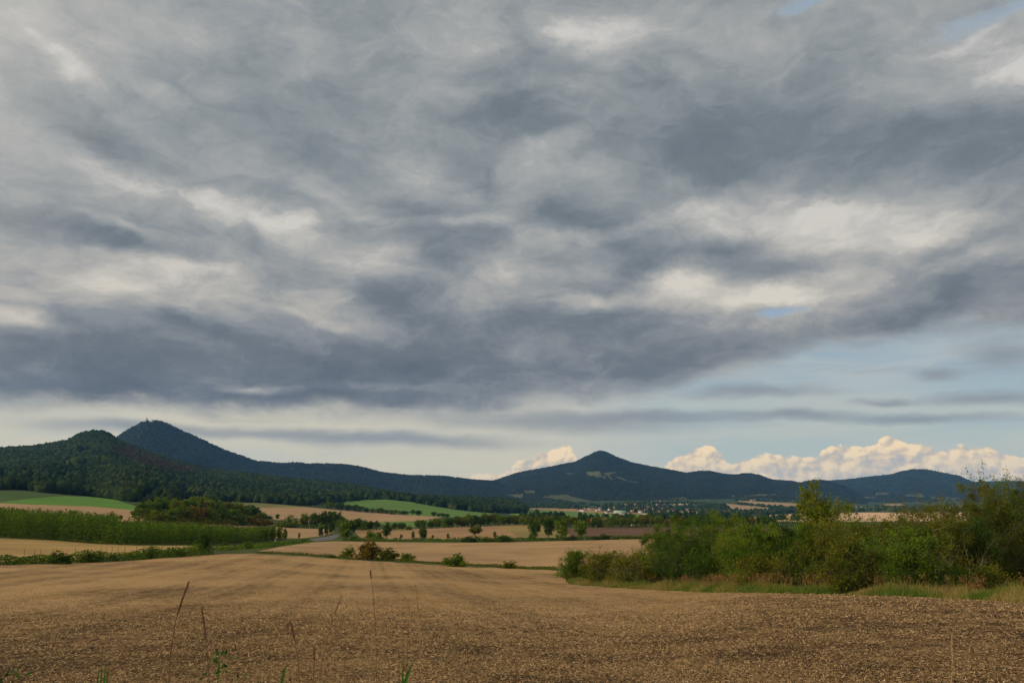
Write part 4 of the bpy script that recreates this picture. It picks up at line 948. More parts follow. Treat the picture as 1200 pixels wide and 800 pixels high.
# village: houses read from the photograph, then infill between them
vill = [(769, 587.5, 'r'), (769.5, 589.5, 'w'), (770, 591.5, 'w'), (777, 586.8, 'w'), (774, 587, 'r'), (779, 591.5, 'w'), (771, 594, 'r'), (764, 588, 'r'), (757.5, 591.6, 'r'), (761, 592, 'w'), (791.5, 593.5, 'w'), (786.5, 593.5, 'r'), (783.5, 595.5, 'r'),
        (727, 591, 'o'), (733, 591, 'o'), (736, 591.5, 'r'), (739, 591, 'o'), (745, 591, 'r'), (750, 591.5, 'o'), (753, 592, 'r'), (785, 599, 'o'), (788, 599, 'o'), (798.5, 600.5, 'w'), (802, 601.5, 'r'), (808, 600.5, 'o'), (815, 600.6, 'w'), (812, 601, 'r'), (818, 601.5, 'w'),
        (750.5, 600, 'w'), (741, 599, 'o'), (814, 597, 'r'), (806, 597, 'r'), (681, 598.2, 'w'), (683.5, 598.4, 'w'), (686, 596.5, 'r'), (690, 596.5, 'w'), (693, 597.5, 'o'), (695.5, 597, 'o'), (699, 597.8, 'w'), (703, 597, 'w'), (704, 595, 'r'), (711, 600.5, 'w'),
        (822, 600.8, 'w'), (836, 600.6, 'w'), (828, 602.3, 'r'), (850, 601, 'r'), (863, 599.5, 'w'), (845, 600.5, 'r'), (833, 601.5, 'r'), (840, 601, 'w'), (856, 600.5, 'r'), (882, 585.5, 'r'), (885.5, 585.5, 'w'), (880, 586, 'w'), (894, 583.3, 'w'), (897.5, 583.2, 'w'), (900.5, 582.6, 'w'), (760, 594.5, 'r'), (766, 596, 'w'), (776, 596.5, 'r'), (781, 594, 'w'), (792, 598, 'r'), (796, 596, 'w'), (773, 600, 'r'), (757, 598, 'r'), (747, 595, 'r'), (720, 595, 'r'), (714, 597, 'w')]
lab_v = {'w': ('tiny white house in the far village at the foot of the cone hill', 'white houses of the far village', 'white', 'brown'),
         'r': ('tiny cream house with red brown roof in the far village', 'red roofed houses of the far village', 'cream', 'red'),
         'o': ('tiny orange house with orange roof in the far village', 'orange houses of the far village', 'cream', 'orange')}
cnt_ = {}
for (px, ba, k) in sorted(vill):
    l_, g_, wl, rf = lab_v[k]
    if px > 878: l_, g_ = {'w': ('tiny white house in the hamlet right of the village, below the ridge', 'white houses of the hamlet'), 'r': ('only red roofed house in the hamlet right of the village', 'red roofed houses of the hamlet')}[k]
    cnt_[g_] = cnt_.get(g_, -1) + 1; l_ = l_ if l_.startswith('only') else l_.replace('tiny', ordn(cnt_[g_]) + ' tiny').replace(' in the', ' from the left in the').replace(' at the foot of the cone hill', '').replace(', below the ridge', '')
    p, r_ = spot(px, ba + .6)
    L = random.uniform(7.5, 11); hh = random.uniform(5.5, 8); d_ = p[1]
    house(px, ba + .6, L * FPX / d_, hh * FPX / d_, wl, rf, l_, g_, detail=False, rz=random.uniform(-1.2, 1.2))

# summit buildings on the pointed peak
a = azel(172, 492.3); rpk = 5590
ps = np.array([rpk * math.sin(a[0]), rpk * math.cos(a[0]), rpk * math.tan(a[1]) - 2])
t_ = thing('summit_observatory', 'small observatory with a mast on top of the pointed left peak', 'observatory', tuple(ps))
add_obj('wall', fast_mesh('wall', *boxv(-9, 5, -6, 6, -10, 12), WALL['grey']), t_)
tw = add_obj('tower', fast_mesh('tower', *boxv(-6, 0, -3, 3, 12, 19), WALL['grey']), t_)
add_obj('mast', fast_mesh('mast', *tube([[-3, 0, 19], [-3, 0, 30], [-3, 0, 38]], [1.0, .7, .3], 6), WALL['grey']), tw)
add_obj('annex', fast_mesh('annex', *boxv(20, 42, -6, 6, -10, 4), WALL['grey']), t_)

# far trees: masses between village and hills, hedgerows of the plain
def far_mass(paths, size, g, lvl=0, spread=1.0):
    Cs = []
    for P_, n in paths:
        P_ = np.array(P_, float); x = g.uniform(0, 1, n)
        seg = np.linspace(0, 1, len(P_)); px = np.interp(x, seg, P_[:, 0]); py = np.interp(x, seg, P_[:, 1]) + g.normal(0, spread * .35, n)
        for a_, b_ in zip(px, py):
            q, r_ = spot(a_, b_)
            if r_ < 5000: Cs.append(q)
    return np.array(Cs)
g = np.random.default_rng(77)
paths = [([(560, 596), (600, 594.5), (640, 594), (690, 595.5)], 260), ([(600, 591.5), (640, 591), (680, 593.5)], 200), ([(700, 596), (780, 597), (870, 599)], 90), ([(700, 594), (760, 594), (850, 595)], 110), ([(720, 598.5), (800, 599.5), (880, 601)], 60),
         ([(730, 590), (800, 590), (850, 592)], 110), ([(760, 604), (830, 603.5), (880, 603.5)], 70), ([(820, 594.5), (855, 595)], 60), ([(865, 590), (900, 593.8), (935, 597)], 60), ([(870, 601), (900, 601.5), (935, 600), (1000, 598.5), (1200, 598)], 260),
         ([(880, 599), (940, 597.5), (1000, 596.5)], 90), ([(915, 596), (1000, 594.5), (1200, 594)], 110), ([(640, 587), (700, 592.5), (760, 590)], 90), ([(860, 585), (890, 586), (950, 588), (1000, 589)], 110), ([(940, 591), (1040, 588.8), (1200, 588.5)], 90), ([(580, 600), (600, 597)], 30),
         ([(790, 608), (850, 608), (940, 609)], 70), ([(605, 608), (660, 608.6), (800, 609.5)], 60)]
Cq = far_mass(paths, 1, g, spread=1.6)
ds = np.hypot(Cq[:, 0], Cq[:, 1]); rad_ = g.uniform(3.5, 6.5, len(Cq)) * np.clip(ds / 3000, .8, 1.6)
V3, F3, t3 = crowns(Cq + [0, 0, 3.5], rad_, g.uniform(4, 7, len(Cq)), 1, g)
add_obj('far_wood', fast_mesh('far_wood', V3, F3, CMA, {'tint': t3}), kind='stuff', label='distant tree belts and hedges across the plain around the village', category='wood')
# small dark bushes on the pale right-hand field
for i, (px, py) in enumerate([(1051, 601.5), (1060, 601.3), (1004, 602.5)]):
    tree(px, py, py - 2.4, 4, ['first', 'second', 'third'][i] + ' tiny bush on the pale field right of the lone tree', 'dark', 'bush', 'tiny bushes on the pale right field')
print('mid', round(time.time() - T0, 1))

# ------------------------------------------------------------------ the thicket on the right
def shrub(px, base, top, wpx, leaf, label, seed, r=None, dens=1.0, kind='shrub', lsize=.10, twiggy=.15, lean=0.0, upright=.6, trunk_h=0.0, stem_mat=None):
    g = np.random.default_rng(seed)
    if r: a = azel(px, base)[0]; p = np.array([r * math.sin(a), r * math.cos(a), float(height_polar(a, r))])
    else: p, r_ = spot(px, base)
    dist = p[1] * CP + p[2] * SP
    ztop = dist and (p[2] + 0)
    # real height from the row of the top
    e = azel(px, top)[1]; h = (math.hypot(p[0], p[1]) * math.tan(e) - p[2]) * (1.06 if kind == 'shrub' else 1.0)
    Wd = wpx * dist / FPX
    stems = []; tips = []
    ns = int(9 + Wd * 2.0) if kind == 'shrub' else 1
    twigs = []
    def grow(P0, d, L, rad0, lvl):
        k = 5; pts_ = [P0]; dd = d / np.linalg.norm(d)
        for i in range(k):
            dd = dd + g.normal(0, .13, 3) + np.array([0, 0, .05 * upright]); dd /= np.linalg.norm(dd); pts_.append(pts_[-1] + dd * L / k)
        rads = np.linspace(rad0, rad0 * .35, k + 1); stems.append(tube(pts_, rads, 5 if lvl < 1 else 3))
        if lvl == 0 or (lvl == 1 and kind == 'tree'):
            m_ = int(g.integers(6, 9))
            for i in range(m_):
                t0 = g.uniform(.25, 1); idx = t0 * k; i0 = min(int(idx), k - 1); Pm = pts_[i0] + (pts_[i0 + 1] - pts_[i0]) * (idx - i0)
                nd = dd + g.normal(0, .75, 3); nd[2] = abs(nd[2]) * .8 + .15
                grow(Pm, nd, L * g.uniform(.28, .5), rads[i0] * .55, lvl + 1)
        else:
            twigs.append(np.array(pts_))
        if lvl == 0: twigs.append(np.array(pts_)[2:])
    if kind == 'shrub':
        for i in range(ns):
            a = g.uniform(0, 6.28); rr_ = math.sqrt(g.random()); fx, fy = math.cos(a) * rr_, math.sin(a) * rr_
            P0 = np.array([fx * Wd * .22, fy * Wd * .18, -.15]); hh = h * (1 - .45 * rr_ ** 2) * g.uniform(.72, 1.0)
            d = np.array([fx * Wd * .30 + lean, fy * Wd * .22, hh]); grow(P0, d, np.linalg.norm(d) * .92, .022 + .012 * h / 3, 0)
    else:
        grow(np.array([0, 0, -.2]), np.array([.03, 0, 1.]), h * .75, .05 + h * .012, 0)
        for i in range(9):
            a = g.uniform(0, 6.28); z0 = h * g.uniform(trunk_h, .62); d = np.array([math.cos(a) * .8, math.sin(a) * .8, .75]); grow(np.array([0, 0, z0]), d, Wd * g.uniform(.38, .55), .035, 0)
    # leaf sprays along the twigs
    Cs = []; Tn = []
    per = int((16 if kind == 'shrub' else 14) * dens)
    for tw in twigs:
        Lt = np.linalg.norm(tw[-1] - tw[0]); n_ = max(5, int(per * Lt / .55)); u = g.uniform(0, len(tw) - 1, n_); i0 = np.minimum(u.astype(int), len(tw) - 2)
        Pq = tw[i0] + (tw[i0 + 1] - tw[i0]) * (u - i0)[:, None] + g.normal(0, 1, (n_, 3)) * (.10 + .05 * min(Lt, 2))
        Cs.append(Pq); Tn.append(np.full(n_, g.uniform(0, .65)))
    # filling foliage inside the body
    nf = int((2600 if kind == 'shrub' else 900) * dens * Wd * h / 6)
    u = g.normal(size=(nf, 3)); u /= np.linalg.norm(u, axis=1)[:, None]; q = g.random(nf) ** .4
    if kind == 'shrub':
        K_ = int(16 + Wd * h * 3.0); cc = g.normal(size=(K_, 3)); cc /= np.linalg.norm(cc, axis=1)[:, None]
        cc[:, 2] = np.sign(cc[:, 2]) * np.abs(cc[:, 2]) ** .5
        cc *= (g.uniform(.15, 1, K_) ** .38 * g.uniform(.86, 1.04, K_))[:, None]
        nl = 4; lx = g.uniform(-.30, .30, nl) * Wd; lx[0] *= .3; lt = g.uniform(.62, .95, nl); lt[0] = 1.0; lw = g.uniform(.28, .42, nl); lw[0] = .36; li = g.integers(0, nl, K_)
        cc = cc * np.stack([lw[li] * Wd, np.full(K_, Wd * .34), h * .5 * lt[li]], 1); cc[:, 2] += h * .46 * lt[li]; cc[:, 0] += lx[li]; cc[:, 2] = np.abs(cc[:, 2])
        wi = g.integers(0, K_, nf); rs_ = g.uniform(.14, .30, K_)[wi]; Cc = cc[wi] + g.normal(0, 1, (nf, 3)) * rs_[:, None] * [1, 1, .8]
        tnf = g.uniform(0, .75, K_)[wi]; k = (Cc[:, 2] > .02) & (Cc[:, 2] < h * 1.06)
    else:
        K_ = 26; cc = g.normal(size=(K_, 3)); cc /= np.linalg.norm(cc, axis=1)[:, None]; cc *= (g.random(K_) ** .45)[:, None]
        cc = cc * [Wd * .46, Wd * .46, h * (1 - trunk_h) * .48]; cc[:, 2] += h * (trunk_h + (1 - trunk_h) * .52)
        wi = g.integers(0, K_, nf); Cc = cc[wi] + g.normal(0, 1, (nf, 3)) * [.34, .34, .30]; k = Cc[:, 2] < h * 1.04; tnf = g.uniform(0, .75, K_)[wi]
    Cc = Cc[k]; Cs.append(Cc); Tn.append(tnf[k])
    Cq = np.vstack(Cs); Tn = np.concatenate(Tn); n = len(Cq)
    if kind == 'shrub':   # wayward shoots stay within reason
        k = Cq[:, 2] < h * 1.03; Cq, Tn = Cq[k], Tn[k]; n = len(Cq)
    Vq, Fq = leaf_quads(Cq, g.uniform(.7, 1.35, n) * lsize * 1.45, g.uniform(.6, 1.1, n) * lsize * .8, g, up=.2)
    tint = np.repeat(np.clip(Tn + g.uniform(0, .4, n), 0, 1), 4)
    nm = 'shrub' if kind == 'shrub' else 'tree'
    t_ = thing(nm, label, nm, tuple(p))
    Vs_, Fs_ = join(stems)
    add_obj('crown', fast_mesh('crown', Vq, Fq, LM[leaf], {'tint': tint}), t_)
    add_obj('branches' if False else 'stem' if kind == 'shrub' else 'trunk', fast_mesh('stem', Vs_, Fs_, stem_mat or BARK), t_)
    return n, h
SH = [ # px, base, top, width, leaf, label, options
 (676, 684, 641, 32, 'green', 'spiky green shrub at the left tip of the thicket', {}),
 (692, 682, 659, 24, 'red', 'russet red shrub beside the spiky shrub at the left tip of the thicket', {}),
 (716, 686, 648, 44, 'olive', 'rounded olive shrub right of the russet shrub', {}),
 (742, 688, 651, 40, 'olive', 'low olive shrub with bare grey twigs at its foot, left in the thicket', dict(stem_mat=TWIG, dens=.8)),
 (762, 684, 646, 36, 'yellow', 'pale green shrub between the olive shrubs and the large green one', {}),
 (775, 684, 628, 40, 'dark', 'dark green shrub on the left shoulder of the large bright green one', {}),
 (812, 689, 606, 74, 'green', 'large rounded green shrub, tallest in the left half of the thicket', dict(dens=1.1)),
 (848, 688, 603, 62, 'green', 'large green shrub joined to the right side of the tallest rounded one', {}),
 (868, 690, 622, 58, 'yellow', 'yellow green shrub with pale flower heads below the large green pair', {}),
 (893, 691, 616, 56, 'green', 'mid green shrub left of the dark gap in the thicket', {}),
 (922, 692, 613, 52, 'dark', 'dark green shrub in front of the lone slender tree', {}),
 (948, 692, 622, 44, 'dark', 'low dark shrub at the foot of the lone slender tree', {}),
 (975, 694, 614, 54, 'olive', 'brownish shrub just right of the lone slender tree', dict(dens=.9)),
 (1003, 694, 606, 56, 'yellow', 'green shrub in the middle of the right half of the thicket', {}),
 (1022, 696, 632, 60, 'bright', 'low bright green shrub in front of the taller olive ones', {}),
 (1036, 692, 603, 54, 'olive', 'olive shrub behind the low bright green shrub', {}),
 (1062, 697, 603, 58, 'olive', 'thin brownish shrub right of the low bright green one', dict(dens=.9)),
 (1088, 697, 592, 52, 'olive', 'tall olive shrub with a pointed top left of the edge trees', {}),
 (1118, 699, 600, 56, 'olive', 'wide olive shrub with pale dead branches at the foot of the tall right shrubs', dict(stem_mat=TWIG)),
 (1152, 700, 556, 62, 'olive', 'very tall open shrub with ragged shoots near the right edge', dict(dens=.9)),
 (1184, 701, 560, 60, 'green', 'tall dense shrub at the right edge of the picture', {}),
 (1216, 704, 552, 66, 'olive', 'tall shrub cut by the right border of the picture', {}),
 (1262, 708, 560, 80, 'green', 'outermost shrub of the thicket, mostly beyond the right border', {}),
 (1168, 703, 662, 50, 'olive', 'low olive shrub under the tall right edge shrubs', {}),
 (1100, 700, 662, 44, 'dark', 'low dark bramble under the wide olive shrub', {}),
 (900, 693, 655, 50, 'olive', 'low olive bramble before the mid green shrub', {}),
 (830, 691, 650, 56, 'dark', 'low dark bramble at the foot of the large green shrub', {}),
]
tot = 0
for i, (px, ba, to, wd, lf, lab, kw) in enumerate(SH):
    n, h = shrub(px, ba - 2.0, to - (7 if 700 < px < 1130 else 3), wd * 1.32, lf, lab, 300 + i, **kw); tot += n
n, h = shrub(961, 668, 563, 50, 'yellow', 'lone slender yellow green tree with airy crown rising above the thicket', 400, r=78, kind='tree', trunk_h=.30, lsize=.15, dens=.95); tot += n
for i, (px, to, wd, lf, lab) in enumerate([(800, 622, 70, 'dark', 'dark shrub hidden behind the large rounded green one'), (885, 622, 80, 'green', 'green shrub in the rear line left of the lone tree'), (1000, 618, 80, 'olive', 'olive shrub in the rear line right of the lone tree'), (1075, 612, 80, 'green', 'green shrub in the rear line behind the pointed olive one'), (1140, 600, 70, 'dark', 'dark shrub in the rear line behind the tall right shrubs'), (940, 616, 70, 'green', 'shrub in the rear line at the foot of the lone tree'), (1205, 590, 90, 'dark', 'dark shrub in the rear line at the right border')]):
    a, e = azel(px, 690); rr_ = hit(px, 692 if px < 1000 else 699)[1] + 6.5
    n, h = shrub(px, 680, to, wd, lf, lab, 500 + i, r=rr_); tot += n
print('thicket leaves', tot, round(time.time() - T0, 1))

# ------------------------------------------------------------------ grass verge in front of the thicket
def blades(C, H, Wd, g, lean=.35, segs=2):
    n = len(C); a = g.uniform(0, 6.28, n); b_ = g.uniform(0, 6.28, n); ln = g.normal(0, lean, n) * H
    ux = np.stack([np.cos(a), np.sin(a), np.zeros(n)], 1); lv = np.stack([np.cos(b_) * ln, np.sin(b_) * ln, np.zeros(n)], 1)
    up = np.array([0, 0, 1.])[None] * H[:, None]; w2 = (Wd / 2)[:, None]
    M_ = C + up * .55 + lv * .3; T_p = C + up * .95 + lv
    Vq = np.stack([C - ux * w2, C + ux * w2, M_ + ux * w2 * .8, M_ - ux * w2 * .8, M_ - ux * w2 * .8, M_ + ux * w2 * .8, T_p + ux * w2 * .1, T_p - ux * w2 * .1], 1).reshape(-1, 3)
    return Vq, np.arange(8 * n).reshape(-1, 4)
GR = leafmat('verge grass', (.060, .105, .014), (.115, .140, .024), (.24, .18, .06), .3)
DRY = leafmat('dry grass', (.13, .07, .025), (.21, .12, .045), (.27, .16, .07), .3)
STRAW = leafmat('straw', (.065, .038, .017), (.215, .140, .064), (.42, .30, .155), .1)
g = np.random.default_rng(31)
edge_pts = [p for p in near_edge if p[0] >= 656]
ep = np.array([spot(x, y - .2)[0] for x, y in edge_pts + [(1400, 722)] if hit(x, y)])
def verge_pts(n, depth0, depth1, pw=1.0):
    L_ = np.linalg.norm(np.diff(ep[:, :2], axis=0), axis=1); c = np.concatenate([[0], np.cumsum(L_)]); s_ = g.uniform(0, c[-1], n)
    x = np.interp(s_, c, ep[:, 0]); y = np.interp(s_, c, ep[:, 1]); d = depth0 + (depth1 - depth0) * g.random(n) ** pw
    k = np.hypot(x, y); x2 = x * (1 + d / k); y2 = y * (1 + d / k); return np.stack([x2, y2, ground(x2, y2)], 1), d
C, d = verge_pts(60000, 0.0, 4.6)
hgt = (.16 + .42 * np.clip(d / 3.4, 0, 1)) * (.6 + .9 * vnoise(C[:, 0] / 1.7, C[:, 1] / 1.7, 2)) * g.uniform(.6, 1.3, len(C))
Vq, Fq = blades(C, hgt, g.uniform(.02, .04, len(C)), g, .45)
tint = np.repeat(np.clip(vnoise(C[:, 0] / 2.6, C[:, 1] / 2.6, 6) * 1.1 - .1 + g.uniform(-.15, .35, len(C)), 0, 1), 8)
add_obj('grass_verge', fast_mesh('grass_verge', Vq, Fq, GR, {'tint': tint}), kind='stuff', label='long green and yellow grass verge between the field and the thicket', category='grass')
# ground cover sheet of the verge is the meadow itself; dry seed heads stand in it
C, d = verge_pts(5200, 2.6, 4.8)
den_ = C[:, 1] * CP + C[:, 2] * SP; ppx = 600 + FPX * C[:, 0] / den_
pr = np.interp(ppx, [650, 790, 815, 860, 900, 990, 1010, 1040, 1060, 1200], [.1, .1, 1, .9, .8, .7, 1, .6, .15, .2]); k = g.random(len(C)) < pr * vnoise(C[:, 0] / 1.3, C[:, 1] / 1.3, 8) * 1.3
C = C[k]; hgt = g.uniform(.7, 1.25, len(C)); V1, F1 = blades(C, hgt, g.uniform(.018, .03, len(C)), g, .22)
hd = C + np.stack([g.normal(0, .12, len(C)), g.normal(0, .12, len(C)), hgt * .95], 1); rep = 9
hq = np.repeat(hd, rep, 0) + g.normal(0, 1, (len(hd) * rep, 3)) * [.045, .045, .10]
V2, F2 = leaf_quads(hq, .09, .03, g, up=1.0); Vq, Fq = join([(V1, F1), (V2, F2)])
add_obj('dry_grass', fast_mesh('dry_grass', Vq, Fq, DRY, {'tint': g.random(len(Vq) // 4).repeat(4)}), kind='stuff', label='tall dry rust coloured grass with seed heads at the foot of the thicket', category='grass')

# ------------------------------------------------------------------ straw litter on the near field
def straw(n, y0, y1, seed):
    g = np.random.default_rng(seed)
    # spread over the ground in front, denser near the camera
    r = np.exp(g.uniform(math.log(y0), math.log(y1), n)); a = g.uniform(-.68, .68, n); x = r * np.sin(a); y = r * np.cos(a)
    cl = vnoise(x / .8, y / .8, 21) * .55 + vnoise(x / 5, y / 2.5, 22) * .45; k = (g.random(n) < np.clip((cl - .30) * 2.6, .22, 1) * np.clip(1.25 - r / 75, 0, 1)); 
    e = np.interp(a, [-.7] + [q[0] / AS for q in ne] + [.9], [ne[0][1]] + [q[1] for q in ne] + [ne[-1][1]]); k &= np.log(r) < e - .004
    x, y, r = x[k], y[k], r[k]; n = len(x)
    z = ground(x, y) + .012 + g.random(n) * .05
    L_ = g.uniform(.015, .085, n) * np.clip(r / 22, .85, 1.5); Wd = g.uniform(.004, .009, n) * np.clip(r / 14, 1, 3)
    th = g.uniform(0, 6.28, n); tl = np.abs(g.normal(0, .22, n)); up = g.random(n) < .05; tl[up] = g.uniform(.7, 1.5, up.sum()); L_[up] *= .8
    d = np.stack([np.cos(th) * np.cos(tl), np.sin(th) * np.cos(tl), np.sin(tl)], 1); e2 = np.stack([-np.sin(th), np.cos(th), g.normal(0, .5, n)], 1); e2 /= np.linalg.norm(e2, axis=1)[:, None]
    C = np.stack([x, y, z], 1); A_1 = C; B_1 = C + d * L_[:, None]; w2 = e2 * Wd[:, None] / 2
    Vq = np.stack([A_1 - w2, A_1 + w2, B_1 + w2, B_1 - w2], 1).reshape(-1, 3)
    return Vq, np.arange(4 * n).reshape(n, 4), np.repeat(np.clip(g.normal(.46, .30, n), 0, 1), 4)
Vq, Fq, tint = straw(1250000, 8.0, 95, 5)
add_obj('straw', fast_mesh('straw', Vq, Fq, STRAW, {'tint': tint}), kind='stuff', label='cut straw and stubble scattered over the near field', category='straw')
print('straw', len(Fq))
# clods of earth
g = np.random.default_rng(9); n = 9000
r = np.exp(g.uniform(math.log(8.5), math.log(45), n)); a = g.uniform(-.68, .68, n); x = r * np.sin(a); y = r * np.cos(a)
k = (vnoise(x / 3, y / 1.6, 51) > .35); x, y, r = x[k], y[k], r[k]
e = np.interp(np.arctan2(x, y), [q[0] / AS for q in ne], [q[1] for q in ne]); k = np.log(r) < e - .01; x, y, r = x[k], y[k], r[k]; s_ = g.uniform(.012, .035, len(x)) * np.clip(r / 18, .8, 1.6)
Vq, Fq, tn = crowns(np.stack([x, y, ground(x, y) + .005], 1), s_ * 1.2, s_ * .6, 0, g, .3)
add_obj('soil_clods', fast_mesh('soil_clods', Vq, Fq, plain('dark soil', (.035, .022, .013), .3, 20)), kind='stuff', label='dark clods of earth between the straw of the near field', category='soil')

# ------------------------------------------------------------------ weeds standing right before the camera
STALKM = plain('dry stalk', (.11, .062, .032), .3, 30); STALKP = plain('pale stalk', (.26, .17, .08), .3, 30); WEED = leafmat('weed leaves', (.025, .075, .012), (.04, .11, .016), (.07, .15, .025), .3)
def at_depth(px, py, d):
    v = pix_dir(px, py); return v / v[1] * d
def stalk(pix, d, label, head=None, m_=STALKM, rad_=.0022, leaf=None, seed=0):
    """pix: bottom to top pixel points of the visible stem"""
    g = np.random.default_rng(seed)
    P_ = [at_depth(px, py, d) for px, py in pix]
    x, y = P_[0][0], P_[0][1]; slope = (P_[0] - P_[1]) / abs(P_[0][2] - P_[1][2] + 1e-6); gz = float(ground(x, y))
    drop = P_[0][2] - gz; base = np.array([x + slope[0] * drop * .4, y, gz - .02]); root = base.copy(); root[2] = gz
    pts_ = [base, (base + P_[0]) / 2 + [slope[0] * drop * .1, 0, 0]] + P_
    t_ = thing('weed_stalk', label, 'weed', tuple(root), 'weeds before the camera')
    pp = [q - root for q in pts_]; k = len(pp); fine = []
    for i in range(k - 1):
        for u in (0, .34, .67): fine.append(pp[i] + (pp[i + 1] - pp[i]) * u)
    fine.append(pp[-1]); n = len(fine)
    add_obj('stem', fast_mesh('stem', *tube(fine, np.linspace(rad_ * .9, rad_ * .6, n), 5), m_), t_)
    if head:
        i0 = int(n * (1 - head)); hp = fine[max(i0, 0):]
        hn = len(hp); Vh, Fh = tube(hp, [rad_ * .6] + [rad_ * 1.1] * (hn - 2) + [rad_ * .5], 6) if hn > 2 else tube(hp, [rad_ * 2, rad_], 6)
        cs = np.array([hp[0] + (hp[-1] - hp[0]) * u for u in g.random(150)]) + g.normal(0, rad_ * .9, (150, 3)); V2, F2 = leaf_quads(cs, .011, .002, g, up=3.5)
        V_, F_ = join([(Vh, Fh), (V2, F2)]); add_obj('seed_head', fast_mesh('seed_head', V_, F_, m_), t_)
    return t_
stalk([(197, 815), (199, 770), (205, 730), (213, 702), (221.5, 680.5)], 3.0, 'tall leaning grass stalk with a thick dark seed head, tallest at lower left', .30, seed=1, rad_=.0026)
stalk([(246, 812), (243, 770), (240, 740), (236.5, 711)], 3.2, 'dark straight stalk just right of the tallest leaning one', .30, seed=2, rad_=.0022)
stalk([(352, 812), (349, 770), (345, 748), (340, 727)], 3.2, 'dark stalk leaning left, halfway between the leafy weed and the middle', .2, seed=3)
stalk([(339, 812), (336, 780), (335, 740)], 3.4, 'faint brown stalk beside the dark leaning stalk', None, STALKP, seed=4, rad_=.0014)
stalk([(441, 760), (440, 730), (437, 695), (434, 668)], 4.2, 'very thin tall stalk in the middle, highest of the pale ones', .12, STALKM, rad_=.0018, seed=5)
stalk([(492, 745), (490, 715), (487, 685)], 4.2, 'pale thin stalk with a bent tip, right of the highest thin one', .25, STALKP, rad_=.0018, seed=6)
stalk([(476, 800), (478, 750), (480, 710)], 4.0, 'thin brown stalk between the two tall pale stalks', None, STALKM, rad_=.0014, seed=7)
stalk([(390, 725), (395, 712), (400, 698)], 4.6, 'short slanting stalk far from the others, above the middle of the field', .4, STALKM, rad_=.0014, seed=8)
stalk([(366, 812), (368, 780), (368.5, 758)], 3.2, 'green based stalk right of the dark leaning stalk', .2, STALKM, rad_=.0018, seed=9)
stalk([(1115, 812), (1116, 775), (1115.5, 742)], 4.0, 'pale upright stalk at the lower right', .2, STALKP, rad_=.0022, seed=10)
stalk([(469, 812), (468, 785), (467, 758)], 3.4, 'short brown stalk left of the broad green blade', None, STALKM, rad_=.0016, seed=11)
for i, px in enumerate([300, 330, 343, 358, 385, 403, 426, 455, 463]):
    stalk([(px + 1, 812), (px + g.uniform(-1, 2), 790), (px + g.uniform(-2, 4), 765 + g.uniform(-6, 12))], 3.3, '%s short thin brown stalk from the left along the bottom edge of the field' % ordn(i), None, STALKM if i % 2 else STALKP, rad_=.0013, seed=20 + i)
def grass_leaf(pix, d, wd, label):
    P_ = [at_depth(px, py, d) for px, py in pix]; gz = float(ground(P_[0][0], P_[0][1])); root = np.array([P_[0][0], P_[0][1], gz])
    pts_ = [np.array([0, 0, -.02])] + [q - root for q in P_]; n = len(pts_); Vq = []
    for i, q in enumerate(pts_):
        w_ = wd * math.sin(math.pi * (.25 + .75 * i / (n - 1))) + .0004; Vq += [q + [-w_, 0, 0], q + [0, w_ * .5, 0], q + [w_, 0, 0]]
    F = []
    for i in range(n - 1): F += [(3 * i, 3 * i + 1, 3 * i + 4, 3 * i + 3), (3 * i + 1, 3 * i + 2, 3 * i + 5, 3 * i + 4)]
    o = add_obj('grass_blade', fast_mesh('grass_blade', Vq, F, WEED, {'tint': np.full(len(Vq), .35)}), loc=tuple(root)); o['label'] = label; o['category'] = 'grass blade'
grass_leaf([(472, 808), (476, 795), (480, 785), (485, 773)], 2.6, .006, 'broad dark green grass blade pointing up right at the bottom middle')
grass_leaf([(471, 808), (472, 790), (474, 768)], 2.8, .003, 'slim green blade just left of the broad one')
grass_leaf([(330, 800), (333, 785), (337, 776)], 2.6, .004, 'short green blade at the foot of the dark leaning stalk')
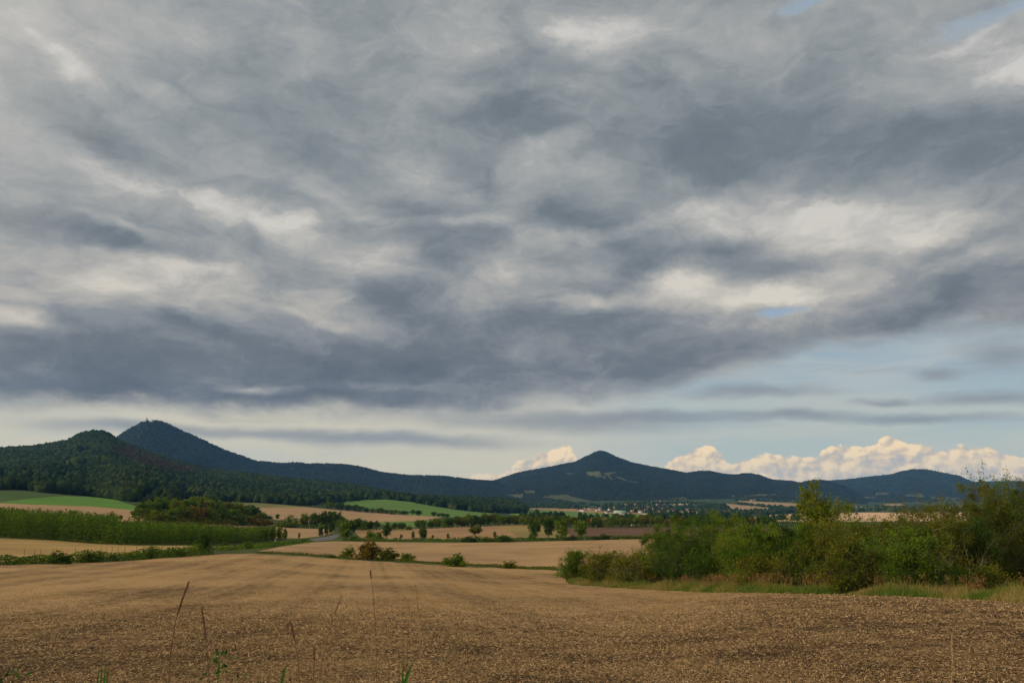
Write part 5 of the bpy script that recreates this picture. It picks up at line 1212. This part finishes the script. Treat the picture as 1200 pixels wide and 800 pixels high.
for i, (px, tp) in enumerate([(118, 768), (122, 772), (114, 782), (125, 785)]): grass_leaf([(px, 806), (px + 1, 790), (px + 2, tp)], 3.4, .0035, ['tallest', 'second tallest', 'short left', 'short right'][i] + ' blade of the green grass tuft at lower left')
def weed(px, top, d, label, seed, sc=1.0, n=60):
    g = np.random.default_rng(seed); Pt = at_depth(px, top, d); gz = float(ground(Pt[0], Pt[1])); h = Pt[2] - gz
    t_ = thing('leafy_weed', label, 'weed', (Pt[0], Pt[1], gz)); pts_ = [np.array([-.02 * sc, 0, -.02]), np.array([-.02 * sc, 0, h * .4]), np.array([-.01, 0.01, h * .75]), np.array([0, 0, h])]
    add_obj('stem', fast_mesh('stem', *tube(pts_, [.004, .0035, .0025, .001], 5), WEED, {'tint': np.full(20, .2)}), t_)
    zz = h - g.random(n) ** 1.2 * .30 * sc; C = np.stack([g.normal(0, .020, n) * (1 + (h - zz) * 7), g.normal(0, .02, n), zz], 1); V_, F_ = leaf_quads(C, g.uniform(.022, .042, n) * sc, g.uniform(.012, .022, n) * sc, g, up=.3)
    add_obj('leaves', fast_mesh('leaves', V_, F_, WEED, {'tint': np.repeat(g.random(n), 4)}), t_)
weed(258, 764, 2.9, 'leafy green weed at the lower left, right of the two dark stalks', 5, .62, 90)
weed(17, 783, 2.9, 'small leafy weed in the lower left corner', 6, .8, 34)
weed(303, 792, 2.9, 'tiny leafy weed tip at the bottom edge', 7, .6, 20)

# ------------------------------------------------------------------ air
hz = bpy.data.materials.new('haze air'); hz.use_nodes = True; t = hz.node_tree; t.nodes.clear()
pv = t.nodes.new('ShaderNodeVolumePrincipled'); pv.inputs['Color'].default_value = (.20, .50, 1.0, 1)
pv.inputs['Density'].default_value = 2.6e-5; pv.inputs['Anisotropy'].default_value = 0.0
ho = t.nodes.new('ShaderNodeOutputMaterial'); t.links.new(pv.outputs[0], ho.inputs['Volume'])
Vb, Fb = boxv(-12500, 12500, -12500, 12500, -130, 700)
add_obj('haze', fast_mesh('haze', Vb, Fb, hz), kind='stuff')
print('done', round(time.time() - T0, 1))

for o in S.objects:
    if 'label' in o and len(o['label'].split()) > 16: print('LONG', o['label'])
